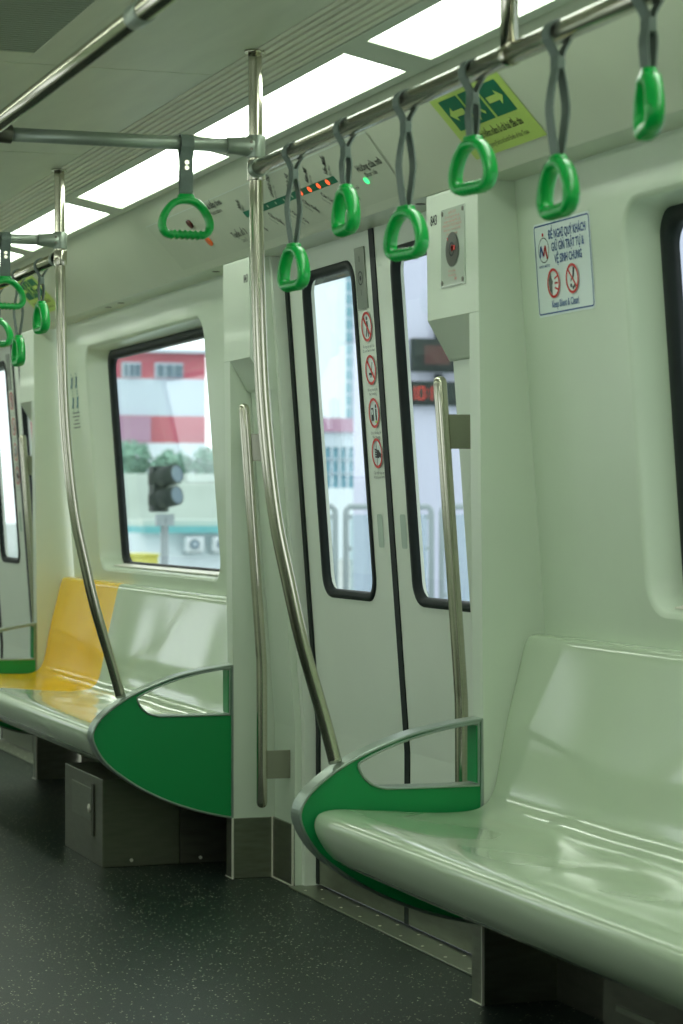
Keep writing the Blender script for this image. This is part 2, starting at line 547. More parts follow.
def wall_bay(name, y0, y1, wy0, wy1, mirr, seen, zl=.797, ysl=.022):
    zt = 1.557
    r = 0.062
    n = 6
    b = MB()
    lip = rrect(wy0 - 0.012, wy1 + 0.012, zl - 0.012, zt + 0.012, r + 0.012, n)
    out = outer_match(lip, y0, y1, 0.42, 1.675, n)
    L = [[(XW(z), y, z) for y, z in out], [(XW(z), y, z) for y, z in lip]]
    for dd, ins in ((0.002, -0.006), (0.008, -0.001), (0.02, 0.003), (0.075, 0.022)):
        iy = ins * ysl / .022 if ins > 0 else ins
        q = rrect(wy0 + iy, wy1 - iy, zl + ins * 0.7, zt - ins * 0.5, max(r - ins, 0.02), n)
        L.append([(XW(z) + dd, y, z) for y, z in q])
    b.loft([L[0], L[1]], 0, False)
    b.loft(L[1:], 0, True)
    b.add([(XW(.42), y0, .42), (XW(.42), y1, .42), (XW(.3), y1, .3), (XW(.3), y0, .3)], [(0, 1, 2, 3)], 0)
    b.add([(XW(.3), y0, .3), (XW(.3), y1, .3), (XW(0), y1, 0), (XW(0), y0, 0)], [(0, 1, 2, 3)], 1)
    o = b.build(name, [WALL, STEELD], mir=mirr)
    tag(o, kind='structure')
    # window: gasket and pane
    wy0 += ysl - .022; wy1 -= ysl - .022
    win_n[0] += 1
    wo = bpy.data.objects.new('window_%d' % win_n[0], None); COL.objects.link(wo); tag(wo, kind='structure')
    g = MB()
    A = rrect(wy0 + 0.016, wy1 - 0.016, zl + 0.004, zt - 0.008, 0.05, n)
    B = rrect(wy0 + 0.056, wy1 - 0.056, zl + 0.018, zt - 0.036, 0.045, n)
    C = rrect(wy0 + 0.059, wy1 - 0.059, zl + 0.021, zt - 0.040, 0.043, n)
    g.loft([[(XW(z) + .066, y, z) for y, z in A], [(XW(z) + .062, y, z) for y, z in rrect(wy0 + .022, wy1 - .022, zl + .008, zt - .014, .048, n)],
            [(XW(z) + .062, y, z) for y, z in B], [(XW(z) + .082, y, z) for y, z in C], [(XW(z) + .082, y, z) for y, z in A]], 0, True)
    g.build('gasket', RUB, wo, mir=mirr)
    p = MB()
    D = rrect(wy0 + 0.040, wy1 - 0.040, zl + 0.010, zt - 0.026, 0.045, n)
    p.loft([[(XW(z) + .074, y, z) for y, z in D], [(XW(z) + .078, y, z) for y, z in D]], 0, False, True, True, True)
    p.build('pane', GLASS, wo, mir=mirr)
    s = MB()
    q = zl + 0.004
    s.prism([(XW(q) + .022, q + .001), (XW(q) + .062, q + .006), (XW(q) + .062, q + .010), (XW(q) + .022, q + .004)], wy0 + .06, wy1 - .06)
    s.build('sill_trim', BRIGHT, wo, mir=mirr)
    return o


PITCH = 4.267
wall_bay('wall_right', 6.255, 8.69, 6.775, 8.265, False, True, .793, .066)
wall_bay('wall_right_near', 1.98, 4.47, 2.52, 3.982, False, True, .812)
wall_bay('wall_right_far', 10.53, 13.03, 11.05, 12.5, False, True)
wall_bay('wall_right_end', 14.79, 19.2, 15.31, 16.76, False, True)
wall_bay('wall_left_far', 10.53, 13.03, 11.05, 12.5, True, False)
wall_bay('wall_left_end', 13.03, 19.2, 13.95, 15.95, True, False)  # long window added out of view for a bright reflection on the bench
wall_bay('wall_left', 6.255, 8.76, 6.775, 8.225, True, False)
wall_bay('wall_left_near', 1.98, 4.49, 2.52, 3.965, True, False)
wall_bay('wall_left_rear', -2.2, 0.3, -1.7, -0.3, True, False)
mb = MB()
for a, b in ((YN, 1.98),):
    mb.add([(XW(z), y, z) for y, z in ((a, 0), (b, 0), (b, .42), (a, .42), (b, 1.675), (a, 1.675))], [(0, 1, 2, 3), (3, 2, 4, 5)])
tag(mb.build('wall_right_rear', WALL, solid=0.02), kind='structure')
mb = MB().box(-0.6, 2.3, YF, YF + 0.03, -0.05, 2.0)
tag(mb.build('wall_far', WALL), kind='structure')
mb = MB().box(-0.6, 2.3, YN - 0.03, YN, -0.05, 2.0)
tag(mb.build('wall_rear', WALL), kind='structure')


# ------------------------------------------------------------------ setting: doors
def pict(mk, s, t, r, kind):
    mk.disc(s, t, r, WHITEI, 1)
    if kind == 'lean':
        mk.disc(s, t + r * .55, r * .13, BLK, 2)
        mk.poly([(s - r * .12, t + r * .38), (s + r * .16, t + r * .36), (s + r * .20, t - r * .1), (s + r * .28, t - r * .68), (s + r * .1, t - r * .68), (s, t - r * .15), (s - r * .2, t - r * .68), (s - r * .34, t - r * .62), (s - r * .14, t - r * .05)], BLK, 2)
        mk.line((s - r * .6, t + r * .6), (s + r * .6, t - r * .6), r * .2, REDI, 3)
    elif kind == 'smoke':
        mk.line((s - r * .45, t - r * .25), (s + r * .35, t - r * .25), r * .16, BLK, 2)
        mk.line((s + r * .1, t - r * .05), (s + r * .25, t + r * .5), r * .1, GREYI, 2)
        mk.line((s - r * .15, t - r * .5), (s + r * .1, t - r * .2), r * .12, BLK, 2)
        mk.line((s - r * .6, t + r * .6), (s + r * .6, t - r * .6), r * .2, REDI, 3)
    elif kind == 'gap':
        mk.rect(s - r * .6, s - r * .15, t - r * .5, t + r * .35, BLK, 2)
        mk.rect(s - r * .5, s - r * .25, t - r * .1, t + r * .25, WHITEI, 3)
        mk.disc(s + r * .3, t + r * .45, r * .13, BLK, 2)
        mk.poly([(s + r * .18, t + r * .28), (s + r * .42, t + r * .28), (s + r * .42, t - r * .5), (s + r * .18, t - r * .5)], BLK, 2)
        mk.rect(s + r * .05, s + r * .5, t - r * .68, t - r * .52, SIGNL, 2)
    elif kind == 'hand':
        mk.line((s - r * .12, t + r * .8), (s - r * .12, t - r * .8), r * .07, BLK, 2)
        mk.disc(s + r * .15, t - r * .05, r * .28, BLK, 2)
        for k in range(4):
            mk.line((s + r * .05, t + r * (.18 - .15 * k)), (s - r * .42, t + r * (.26 - .16 * k)), r * .11, BLK, 3)
        mk.line((s + r * .2, t), (s + r * .65, t - r * .2), r * .3, BLK, 2)
    elif kind == 'quiet':
        mk.poly([(s - r * .75, t - r * .45), (s - r * .8, t + r * .3), (s - r * .45, t + r * .75), (s - r * .3, t + r * .3), (s - r * .15, t + r * .1), (s - r * .3, t - r * .1), (s - r * .32, t - r * .8)], GREYI, 2)
        for k in range(3):
            mk.line((s + r * .1, t + r * (.3 - .3 * k)), (s + r * .6, t + r * (.45 - .45 * k)), r * .12, REDI, 2)
    elif kind == 'litter':
        mk.poly([(s + r * .1, t + r * .75), (s + r * .35, t + r * .7), (s + r * .2, t + r * .1), (s - r * .35, t - r * .2), (s - r * .3, t), (s, t + r * .2)], BLK, 2)
        for a, c in ((-.3, -.45), (0, -.6), (.25, -.5)):
            mk.disc(s + r * a, t + r * c, r * .13, BLK, 2)
        mk.line((s - r * .6, t + r * .6), (s + r * .6, t - r * .6), r * .14, REDI, 3)
    mk.ring(s, t, r, r * .18, REDI, 4)


def door_leaf(door, yc, y0, y1, wy0, wy1, mirr, signs):
    n = 6
    wz0, wz1 = 0.775, 1.60
    r = 0.055
    b = MB()
    hole = rrect(wy0, wy1, wz0, wz1, r, n)
    out = outer_match(hole, y0, y1, .42, 1.66, n)
    b.loft([[(XD(z), y, z) for y, z in out], [(XD(z), y, z) for y, z in hole], [(XD(z) + .028, y, z) for y, z in hole]], 0, False)
    b.add([(XD(z), y, z) for y, z in ((y0, 0.01), (y1, 0.01), (y1, .42), (y0, .42))], [(0, 1, 2, 3)])
    b.add([(XD(z) + d, y, z) for y in (y0, y1) for z in (.01, .42, 1.66) for d in (0, .03)],
          [(0, 1, 3, 2), (2, 3, 5, 4), (6, 7, 9, 8), (8, 9, 11, 10), (1, 3, 9, 7)])
    leaf = b.build('door_leaf', DOORM, door, mir=mirr)
    g = MB()
    def lp(e, rr, d): return [(XD(z) + d, y, z) for y, z in rrect(wy0 - e, wy1 + e, wz0 - e, wz1 + e, rr, n)]
    g.loft([lp(.004, r + .004, -.0005), lp(.001, r + .001, -.005), lp(-.013, r - .012, -.005), lp(-.017, r - .015, .006), lp(-.019, r - .017, .013)], 0, True)
    g.build('window_gasket', RUB, leaf, mir=mirr)
    p = MB()
    p.loft([lp(-.012, r - .015, .007), lp(-.012, r - .015, .011)], 0, False, True, True, True)
    p.build('pane', GLASS, leaf, mir=mirr)
    k = MB()
    k.box(XD(0) - .004, XD(0) + .002, y0 + .004, y1 - .004, 0.012, .163)
    k.build('kick_plate', STEELP, leaf, mir=mirr)
    if not mirr:
        side = 1 if y0 > yc - .1 else -1
        yf = yc + side * (0.048 if side > 0 else .108)
        fp = MB(); q = rrect(yf - .018, yf + .018, .905, .985, .006, 4)
        fp.loft([[(XD(z) - .0012, y, z) for y, z in q], [(XD(z) - .0015, y, z) for y, z in rrect(yf - .0165, yf + .0165, .907, .983, .005, 4)],
                 [(XD(z) - .0008, y, z) for y, z in rrect(yf - .011, yf + .0155, .909, .981, .005, 4)]], 0, True, True, False, True)
        fo = fp.build('finger_pull', mats_pull, leaf)
        if signs:
            o = MB(); ya, yb = yc + .024, yc + .092
            q = rrect(ya, yb, 1.478, 1.625, .004, 4)
            o.loft([[(XD(z), y, z) for y, z in q], [(XD(z) - .003, y, z) for y, z in q]], 0, False, True, True, True)
            lock = o.build('lock_plate', STEELM2, leaf)
            mk = Mark(on_wall(yc + .058, 1.551, XD, .0032))
            mk.ring(0, 0, .017, .003, BLK, 1).disc(0, 0, .006, BLK, 1).text('0', 0, .045, .02, BLK, 1).text('I', 0, -.035, .02, BLK, 1)
            mk.build('lock_marking', leaf)
            for i, (kind, zz, yy, t1, t2) in enumerate((('lean', 1.434, .036, 'Không tựa vào cửa', 'Do not lean on door'), ('smoke', 1.330, .029, 'Không hút thuốc', 'No smoking'),
                                                        ('gap', 1.227, .027, 'Chú ý khoảng hở', 'Mind the gap'), ('hand', 1.131, .025, 'Cẩn thận kẹp tay', 'Watch your hands'))):
                mk = Mark(on_wall(yc + yy + .004, zz, XD, .001))
                pict(mk, 0, 0, 0.036, kind)
                mk.text(t1, 0, -.047, .010, GREYI, 1).text(t2, 0, -.057, .010, GREYI, 1)
                mk.build('prohibition_sign', leaf)


STEELM2 = mat('grey_lock_plate', (0.25, 0.28, 0.23), 0.35, metal=0.8)
mats_pull = mat('recessed_pull_paint', (0.45, 0.56, 0.46), 0.5)


def door_set(n, y0slab, mirr, signs, sh=0.03):
    """y0slab: bench-side face of the nearer column"""
    yc = y0slab + 0.877
    d = bpy.data.objects.new('door_%d' % n, None); COL.objects.link(d); tag(d, kind='structure')
    ys = yc - sh
    door_leaf(d, yc, ys + .012, yc + .615, yc + .107, yc + .497, mirr, signs)
    door_leaf(d, yc, yc - .630, ys - .012, yc - .556, yc - .150, mirr, False)
    s = MB()
    P = lambda y0, y1, a, b: [s.prism([(XD(.42) + a, .01), (XD(.42) + b, .01), (XD(.42) + b, .42), (XD(1.66) + b, 1.66), (XD(1.66) + a, 1.66), (XD(.42) + a, .42)], y0, y1)]
    P(ys - .016, ys + .016, -.003, .03); P(yc + .612, yc + .636, -.006, .03); P(yc - .65, yc - .628, -.006, .03)
    s.build('rubber_seal', RUB, d, mir=mirr)
    t = MB().box(1.956, 2.045, yc - .66, yc + .65, 0.0, .005)
    th = t.build('threshold_plate', STEELP, d, mir=mirr, bevel=.002)
    sc = MB()
    for k in range(9):
        for x in (1.975, 2.02):
            sc.disc((x, yc - .56 + k * .14, .005), (0, 0, 1), .004, .001, 10)
    sc.build('threshold_screw', BRIGHT, d, mir=mirr)
    return yc


door_set(1, 4.483, False, True)
door_set(2, 8.712, False, True)
door_set(3, 4.483, True, False)
door_set(4, 8.75, True, False)
door_set(5, 0.216, True, False)
door_set(6, 13.02, False, False)

# ------------------------------------------------------------------ door columns (trim)
tn = [2]


def column(yb, sgn, mirr=False, detail=True, plate=False, off=0.0):
    """yb: bench-side face of the draught screen; sgn = +1 when the door lies beyond it"""
    tn[0] += 1
    Y = lambda d: yb + sgn * d
    def pr_(m, prof, a, b): m.prism(prof, min(Y(a), Y(b)), max(Y(a), Y(b)))
    e = off
    m = MB()
    pr_(m, [(1.866, 0), (2.06, 0), (2.06, 1.662), (XC(1.662), 1.662), (1.866, .42)], 0, .053)
    o = m.build('trim_%d' % tn[0], COLM, bevel=.007, seg=3, mir=mirr)
    tag(o, kind='structure')
    j = MB()
    pr_(j, [(1.98, 0), (2.06, 0), (2.06, .42), (1.97, 1.662), (XJ(1.662), 1.662), (1.98, .42)], .058, (.258 if sgn > 0 else .235) + e)
    j.build('door_jamb', COLM, o, bevel=.006, seg=3, mir=mirr)
    fr = MB()
    pr_(fr, [(1.998, 0), (2.06, 0), (2.06, .42), (1.99, 1.662), (1.998 - .0932, 1.662), (1.998, .42)], .236 + e + (.023 if sgn > 0 else 0), .262 + e + (.01 if sgn > 0 else 0))
    fr.build('door_frame', DOORM, o, bevel=.002, mir=mirr)
    s = MB()
    pr_(s, [(XC(1.662) - .0008, 1.662), (XC(1.396) - .0008, 1.396), (1.905, 1.312), (1.99, 1.312), (1.99, 1.662)], .0012, (.257 if sgn > 0 else .240) + e)
    s.build('upper_shroud', COLM, o, bevel=.008, seg=3, mir=mirr)
    k = MB()
    a, b = sorted((Y(-.003), Y(.056)))
    k.box(1.862, 2.063, a, b, 0, .163)
    a, b = sorted((Y(.056), Y(.232 + e)))
    k.box(1.9745, 1.985, a, b, 0, .163)
    kp = k.build('kick_plate', STEELP, o, bevel=.0015, mir=mirr)
    t = MB()
    for x, yy in (((1.8605, .0565), (1.973, .0585), (1.973, .232 + e)) if sgn < 0 else ((1.973, .0585), (1.973, .232 + e), (1.8605, -.0035))):
        yv = Y(yy)
        t.box(x - .0016, x + .004, yv - .002, yv + .002, 0, .164)
    a, b = sorted((Y(.058), Y(.236 + e)))
    t.box(1.971, 1.975, a, b, 0, .003)
    a, b = sorted((Y(-.006), Y(.062)))
    t.box(1.859, 1.862, a, b, 0, .002)
    t.build('corner_trim', BRIGHT, o, mir=mirr)
    if plate:
        f = XC
        py = yb + .107 + e; pz = 1.539
        q = MB().box(XC(1.539) - .003, XC(1.539) + .001, py - .065, py + .065, pz - .081, pz + .081)
        pl = q.build('emergency_plate', CLEARP, o, bevel=.001)
        sc = MB()
        for dy in (-.056, .056):
            for dz in (-.072, .072):
                sc.disc((XC(1.539) - .003, py + dy, pz + dz), (-1, 0, 0), .005, .0015, 12)
        sc.build('plate_screw', STEELD, o)
        mk = Mark(on_wall(py, pz, lambda z: XC(1.539) - .003, .0006))
        for r_ in range(6):
            mk.text(('KHẨN CẤP', 'Chỉ sử dụng tay nắm này', 'trong trường hợp khẩn cấp', 'EMERGENCY DOOR RELEASE', 'Break cover, turn the handle', 'then slide the door')[r_], 0, .071 - .0088 * r_, .008, ROSEI, 1)
        mk.disc(0, -.006, .036, GREYI, 1).disc(0, -.006, .0345, BROWNG, 2).ring(0, -.006, .015, .004, BLK, 3)
        mk.disc(.004, -.004, .007, REDI, 4).rect(-.001, .020, -.009, .001, REDI, 4)
        mk.line((-.02, .014), (-.026, .02), .003, REDI, 3)
        mk.text('Kéo và xoay', 0, -.050, .008, ROSEI, 1).text('Pull and turn', 0, -.059, .008, ROSEI, 1).text('843', .02, -.068, .008, REDI, 1)
        mk.build('emergency_marking', o)
    if detail:
        dd = .215 + e if sgn > 0 else .21
        mk = Mark(on_wall(Y(dd), 1.603, XC, .0008))
        mk.text('843', 0, 0, .030, BLK, 1, sx=.85, bold=.02)
        mk.build('number_marking', o)
    return o


BROWNG = mat('dark_release_disc', (0.07, 0.075, 0.06), 0.3)
column(4.458, 1, plate=True, off=.025)
column(6.257, -1)
column(8.712, 1)
column(6.257 + PITCH, -1)
column(4.483, 1, True, False)
column(6.257, -1, True, False)
column(8.75, 1, True, False)
column(10.524, -1, True, False)
column(1.99, -1, True, False)

# ------------------------------------------------------------------ benches
BP = [(x - .009, z) for x, z in [(1.84, .262), (1.72, .266), (1.63, .275), (1.582, .290), (1.546, .318), (1.523, .350), (1.514, .376), (1.519, .395), (1.535, .404), (1.57, .407),
      (1.65, .401), (1.75, .393), (1.83, .392), (1.870, .401), (1.893, .428), (1.906, .48), (1.917, .54), (1.935, .62), (1.953, .70), (1.961, .733),
      (1.969, .744), (1.990, .747), (2.013, .742)]]


def bench_part(name, m, root, org, ya, yb, e0, e1, seatw=0.4135):
    """ya..yb: the stretch; e0, e1: the bench's own ends"""
    prof = catmull([(x, 0, z) for x, z in BP], 4)
    ys = []
    y = ya
    N = max(6, int((yb - ya) / 0.02))
    for i in range(N + 1): ys.append(ya + (yb - ya) * i / N)
    for e in (ya, yb):
        s = 1 if e == ya else -1
        if abs(e - e0) < 1e-6 or abs(e - e1) < 1e-6:
            ys += [e + s * q for q in (.0015, .004, .008, .013)]
    ys = sorted(set(ys))
    loops = []
    for y in ys:
        d = min(y - e0, e1 - y)
        ph = ((y - e0) % seatw) / seatw
        dish = math.sin(PI * ph) ** 2 if d > 0.0 else 0
        drop = 0
        R = .022
        if d < R: drop = R - math.sqrt(max(0, R * R - (R - d) ** 2))
        L = []
        for p in prof:
            x, z = p.x, p.z
            if z > .6:
                z = z - drop * (z - .6) / .147
            if x > 1.56 and z > .38:
                wgt = min(1, (x - 1.56) / .1) if z < .43 else 1
                if z < .43: z -= .002 * dish * wgt
                elif z < .73: x += .001 * dish * min(1, (.735 - z) / .1)
            L.append((x, y, z))
        loops.append(L)
    b = MB().loft(loops, 0, True, False)
    # closed ends
    for L, e in ((loops[0], ya), (loops[-1], yb)):
        back = [(2.004, e, .262)]
        pts = L + back
        tri = tessellate_polygon([[Vector((p[0], p[2], 0)) for p in pts]])
        b.add(pts, tri)
    n = len(prof)
    b.add([loops[0][-1], loops[-1][-1], (2.004, yb, .262), (2.004, ya, .262), loops[0][0], loops[-1][0]], [(0, 1, 2, 3), (3, 2, 5, 4)])
    return b.build(name, m, root, org)


def bench(y0, y1, label, yellow=None):
    org = (1.75, (y0 + y1) / 2, 0.39)
    root = empty('bench_seat', org)
    tag(root, label, 'bench seat')
    if yellow:
        bench_part('seat_shell', SEATM, root, org, y0, yellow, y0, y1)
        o = bench_part('yellow_seat_shell', YELM, root, org, yellow, y1, y0, y1)
        o['label'] = 'glossy yellow priority section'
    else:
        bench_part('seat_shell', SEATM, root, org, y0, y1, y0, y1)
    yy = y0 + .25
    while yy < y1 - .1:
        MB().prism([(1.70, .262), (2.01, .262), (2.01, .20)], yy - .012, yy + .012).build('support_bracket', DARKG, root, org)
        yy += .62


bench(1.99, 4.455, 'long glossy cream moulded bench filling the lower right foreground')
bench(6.262, 8.708, 'glossy cream bench under the farther window with a yellow section at its far end', 7.83)


# ------------------------------------------------------------------ seat partitions
OUTL = [(1.700, .549), (1.600, .512), (1.535, .475), (1.492, .438), (1.474, .400), (1.484, .362), (1.512, .321), (1.556, .284), (1.620, .243), (1.700, .206), (1.785, .178)]
def partition(yb, sgn, label):
    org = (1.66, yb, 0.16)
    root = empty('seat_partition', org)
    tag(root, label, 'partition', 'green teardrop partitions at the bench ends')
    cr = [p for p in catmull([(a, b, 0) for a, b in [(1.866, .578), (1.785, .567)] + OUTL + [(1.866, .160)]], 5)]
    outl = [(p.x, p.y) for p in cr]
    def inset(pl, d):
        n = len(pl); out = []
        for i in range(n):
            p0 = Vector(pl[i - 1]); p1 = Vector(pl[i]); p2 = Vector(pl[(i + 1) % n])
            e1 = (p1 - p0).normalized(); e2 = (p2 - p1).normalized()
            n1 = Vector((-e1.y, e1.x)); n2 = Vector((-e2.y, e2.x))
            b = (n1 + n2).normalized(); k = max(0.35, b.dot(n1))
            out.append(tuple(p1 + b * d / k))
        return out
    # outline order: top right -> tip -> bottom right (counter-clockwise), interior on the left
    op = catmull([(1.853, .566, 0), (1.785, .556, 0), (1.712, .539, 0), (1.648, .517, 0), (1.604, .496, 0)], 3)
    op2 = catmull([(1.604, .496, 0), (1.601, .490, 0), (1.611, .470, 0), (1.632, .453, 0), (1.660, .446, 0)], 3)
    opn = [(p.x, p.y) for p in op][:-1] + [(p.x, p.y) for p in op2] + [(1.76, .445), (1.853, .445)]
    ya, y2 = sorted((yb, yb + sgn * .054))
    o_in = inset(outl, .0065); h_out = inset(opn, -.0045)
    rim = MB()
    def band(A, B, y0, y1):
        n = len(A)
        vs = [(x, y0, z) for x, z in A] + [(x, y0, z) for x, z in B] + [(x, y1, z) for x, z in A] + [(x, y1, z) for x, z in B]
        fs = []
        for i in range(n):
            j = (i + 1) % n
            fs += [(i, j, j + n, i + n), (i + 2 * n, j + 2 * n, j + 3 * n, i + 3 * n), (i, j, j + 2 * n, i + 2 * n), (i + n, j + n, j + 3 * n, i + 3 * n)]
        rim.add(vs, fs)
    band(outl, o_in, ya, y2)
    r1 = rim.build('rim', ALU, root, org, bevel=.0025, seg=2)
    rim = MB()
    # closure so that the function's band() writes into the new builder
    def band2(A, B, y0, y1, mbx):
        n = len(A)
        vs = [(x, y0, z) for x, z in A] + [(x, y0, z) for x, z in B] + [(x, y1, z) for x, z in A] + [(x, y1, z) for x, z in B]
        fs = []
        for i in range(n):
            j = (i + 1) % n
            fs += [(i, j, j + n, i + n), (i + 2 * n, j + 2 * n, j + 3 * n, i + 3 * n), (i, j, j + 2 * n, i + 2 * n), (i + n, j + n, j + 3 * n, i + 3 * n)]
        mbx.add(vs, fs)
    r2 = MB(); band2(opn, h_out, ya, y2, r2)
    r2.build('opening_rim', ALU, root, org, bevel=.0015)
    g = MB()
    tri = tessellate_polygon([[Vector((a, b, 0)) for a, b in o_in], [Vector((a, b, 0)) for a, b in h_out]])
    allp = o_in + h_out
    for yy in (ya + .004, y2 - .004):
        g.add([(x, yy, z) for x, z in allp], tri)
    g.build('green_panel', GREENP, root, org)
    l = MB().box(1.8505, 1.8528, ya + .003, y2 - .003, .4475, .5625)
    l.build('opening_liner', GREENP, root, org)
    return root


partition(4.458, 1, 'green teardrop partition in the foreground at the end of the near bench')
partition(6.257, -1, 'green teardrop partition in the middle, above the steel locker')
partition(8.712, 1, 'green partition cut by the left edge, beyond the yellow seats')


# ------------------------------------------------------------------ poles and rails
PR = .0137
POLEX = [(1.393, 1.893), (1.395, 1.70), (1.397, 1.545), (1.404, 1.304), (1.415, 1.143), (1.434, .985), (1.460, .862), (1.489, .739), (1.533, .592), (1.560, .496)]


def sleeve(m, a, b, r, n=20, mm=0): m.tube([a, b], r, n, mm)


def pole(yp, label):
    org = (1.393, yp, .49)
    root = empty('grab_pole', org)
    tag(root, label, 'grab pole', 'steel grab poles standing on the seat partitions')
    path = catmull([(x, yp, z) for x, z in POLEX], 6)
    MB().tube(path, PR, 24).build('pole_tube', STEEL, root, org)
    MB().tube([(1.393, yp, 1.894), (1.393, yp, 1.889)], .021, 24).build('ceiling_flange', STEEL, root, org)
    c = MB()
    sleeve(c, (1.395, yp, 1.728), (1.395, yp, 1.684), .0185)
    # flared arm toward the cross rail
    loops = []
    for x, rr in ((1.388, .0195), (1.370, .0190), (1.352, .0165), (1.335, .0160)):
        loops.append([(x, yp + rr * math.cos(2 * PI * k / 20), 1.706 + rr * math.sin(2 * PI * k / 20)) for k in range(20)])
    c.loft(loops, 0, True, True, True, True)
    c.build('upper_connector', CAST, root, org, bevel=.0015)
    s = MB()
    for z in (1.713, 1.699):
        s.disc((1.380, yp - .0185, z), (0, -1, 0), .0032, .0015, 10)
    s.build('connector_screw', STEELD, root, org)
    d = MB()
    sleeve(d, (1.396, yp, 1.680), (1.396, yp, 1.640), .0178)
    d.build('lower_connector', STEEL, root, org, bevel=.0015)
    return root


PY = (4.487, 6.230, 8.739)
pole(PY[0], 'tall steel grab pole curving down to the foreground green partition')
pole(PY[1], 'steel grab pole curving down to the middle green partition before the window')
pole(PY[2], 'steel grab pole beyond the left edge, at the far green partition')


def stem(m, x, y, z0):
    m.tube([(x, y, z0), (x, y, 1.894)], PR, 20)
    m.tube([(x, y, 1.889), (x, y, 1.8945)], .021, 20)


def side_rail(y0, y1, stems, label, z=1.661, x=1.39):
    org = (x, (y0 + y1) / 2, z)
    root = empty('overhead_rail', org)
    tag(root, label, 'overhead rail')
    m = MB(); m.tube([(x, y0, z), (x, y1, z)], PR + .002, 24); m.build('rail_tube', STEEL, root, org)
    for y in stems:
        s = MB(); stem(s, x, y, z + .006); s.build('rail_stem', STEEL, root, org)
        s = MB(); s.tube([(x, y - .014, z), (x, y + .014, z)], PR + .0032, 24); s.build('stem_collar', STEEL, root, org)
    for y in ((y0, y1)):
        d = 1 if y == y0 else -1
        s = MB(); s.tube([(x, y, z), (x, y + d * .026, z)], .0180, 20); s.build('end_sleeve', CAST, root, org, bevel=.001)
    return root


side_rail(0.9, PY[0] - .017, (3.226, 1.35), 'long steel overhead rail over the near bench, carrying the six nearest straps')
side_rail(PY[1] + .017, PY[2] - .017, (7.5,), 'short looking steel overhead rail at the far left, over the farther bench')
cr = side_rail(0.9, 9.6, (), 'steel overhead rail crossing the top left corner along the car centre', 1.712, .87)
org = Vector((.87, (0.9 + 9.6) / 2, 1.712))
for y in (3.36, 1.4, 7.6):
    s = MB(); stem(s, .87, y, 1.725); s.build('rail_stem', STEEL, cr, org)
    s = MB(); s.tube([(.87, y - .03, 1.712), (.87, y + .03, 1.712)], .0185, 24); s.build('stem_collar', CAST, cr, org, bevel=.0015)


def cross_rail(y, label):
    org = (1.12, y, 1.706)
    root = empty('cross_rail', org)
    tag(root, label, 'cross rail', 'rails joining the poles to the centre rail')
    MB().tube([(.894, y, 1.706), (1.338, y, 1.706)], .0133, 24).build('rail_tube', CAST, root, org)
    c = MB()
    c.tube([(.872, y, 1.708), (.912, y, 1.706)], .0178, 24)
    c.tube([(.87, y - .028, 1.712), (.87, y + .028, 1.712)], .0175, 24)
    c.build('tee_connector', STEELD, root, org, bevel=.0015)


cross_rail(PY[0], 'upper cross rail running left from the nearer grab pole')
cross_rail(PY[1], 'cross rail running left from the farther grab pole')
cross_rail(PY[2], 'cross rail beyond the left edge at the farthest pole')


# handrails beside the doors
def handrail(y, sgn, label):
    org = (1.9, y, .2)
    root = empty('door_handrail', org)
    tag(root, label, 'handrail', 'upright steel handrails beside the doors')
    path = [(1.853, y, 1.262), (1.872, y, 1.0), (1.894, y, .70), (1.899, y, .625), (1.901, y, .59), (1.902, y, .50), (1.902, y, .22)]
    MB().tube(catmull(path, 3), .0142, 20, round_end=True).build('rail_tube', STEEL, root, org)
    for z, zz in ((1.160, .054), (.320, .056)):
        x = 1.902 - .075 * max(0, z - .55)
        b = MB().box(x + .002, XJ(z) + .002, y - .004, y + .004, z - zz / 1.5, z + zz / 1.5)
        b.build('bracket', STEELB, root, org, bevel=.0015)


handrail(6.065, -1, 'bent steel handrail on the cream column left of the doors')
handrail(4.665, 1, 'bent steel handrail in front of the right door leaf, beside the near column')
handrail(4.645 + PITCH, 1, 'steel handrail at the far door, near the left edge')


# ------------------------------------------------------------------ hanging straps
def handle_mesh(root_or_none):
    half = [(0, 0), (.018, -.003), (.032, -.013), (.0422, -.0275), (.0475, -.043), (.0468, -.0555), (.039, -.0650), (.026, -.0670)]
    pts = half + [(0, -.0670)] + [(-a, b) for a, b in reversed(half[1:])]
    C = catmull([(0, a, b) for a, b in pts], 8, True)
    n = len(C); loops = []
    for i, p in enumerate(C):
        t = (C[(i + 1) % n] - C[i - 1]).normalized()
        nrm = Vector((0, -t.z, t.y))
        a = .0073; b = .0125
        if p.z < -.060 and abs(p.y) < .036:
            a = .0082
        off = Vector((0, 0, 0))
        if p.z < -.064 and abs(p.y) < .030:
            w_ = math.sin(p.y / .0105 * 2 * PI)
            off = Vector((0, 0, .0020 * w_))
        if p.z > -.006: b = .0135
        loops.append([p + off + nrm * (a * math.copysign(abs(math.cos(th)) ** .8, math.cos(th))) + Vector((b * math.copysign(abs(math.sin(th)) ** .7, math.sin(th)), 0, 0))
                      for th in [2 * PI * k / 14 for k in range(14)]])
    loops.append(loops[0])
    m = MB().loft(loops, 0, True)
    # boss that takes the webbing
    bl = []
    for z, hw, hd in ((-.002, .020, .011), (.004, .0175, .0105), (.010, .0155, .010), (.0115, .0140, .0085)):
        bl.append([(hd * math.copysign(abs(math.cos(t)) ** .4, math.cos(t)), hw * math.copysign(abs(math.sin(t)) ** .4, math.sin(t)), z) for t in [2 * PI * k / 20 for k in range(20)]])
    m.loft(bl, 0, True, True, True, True)
    return m


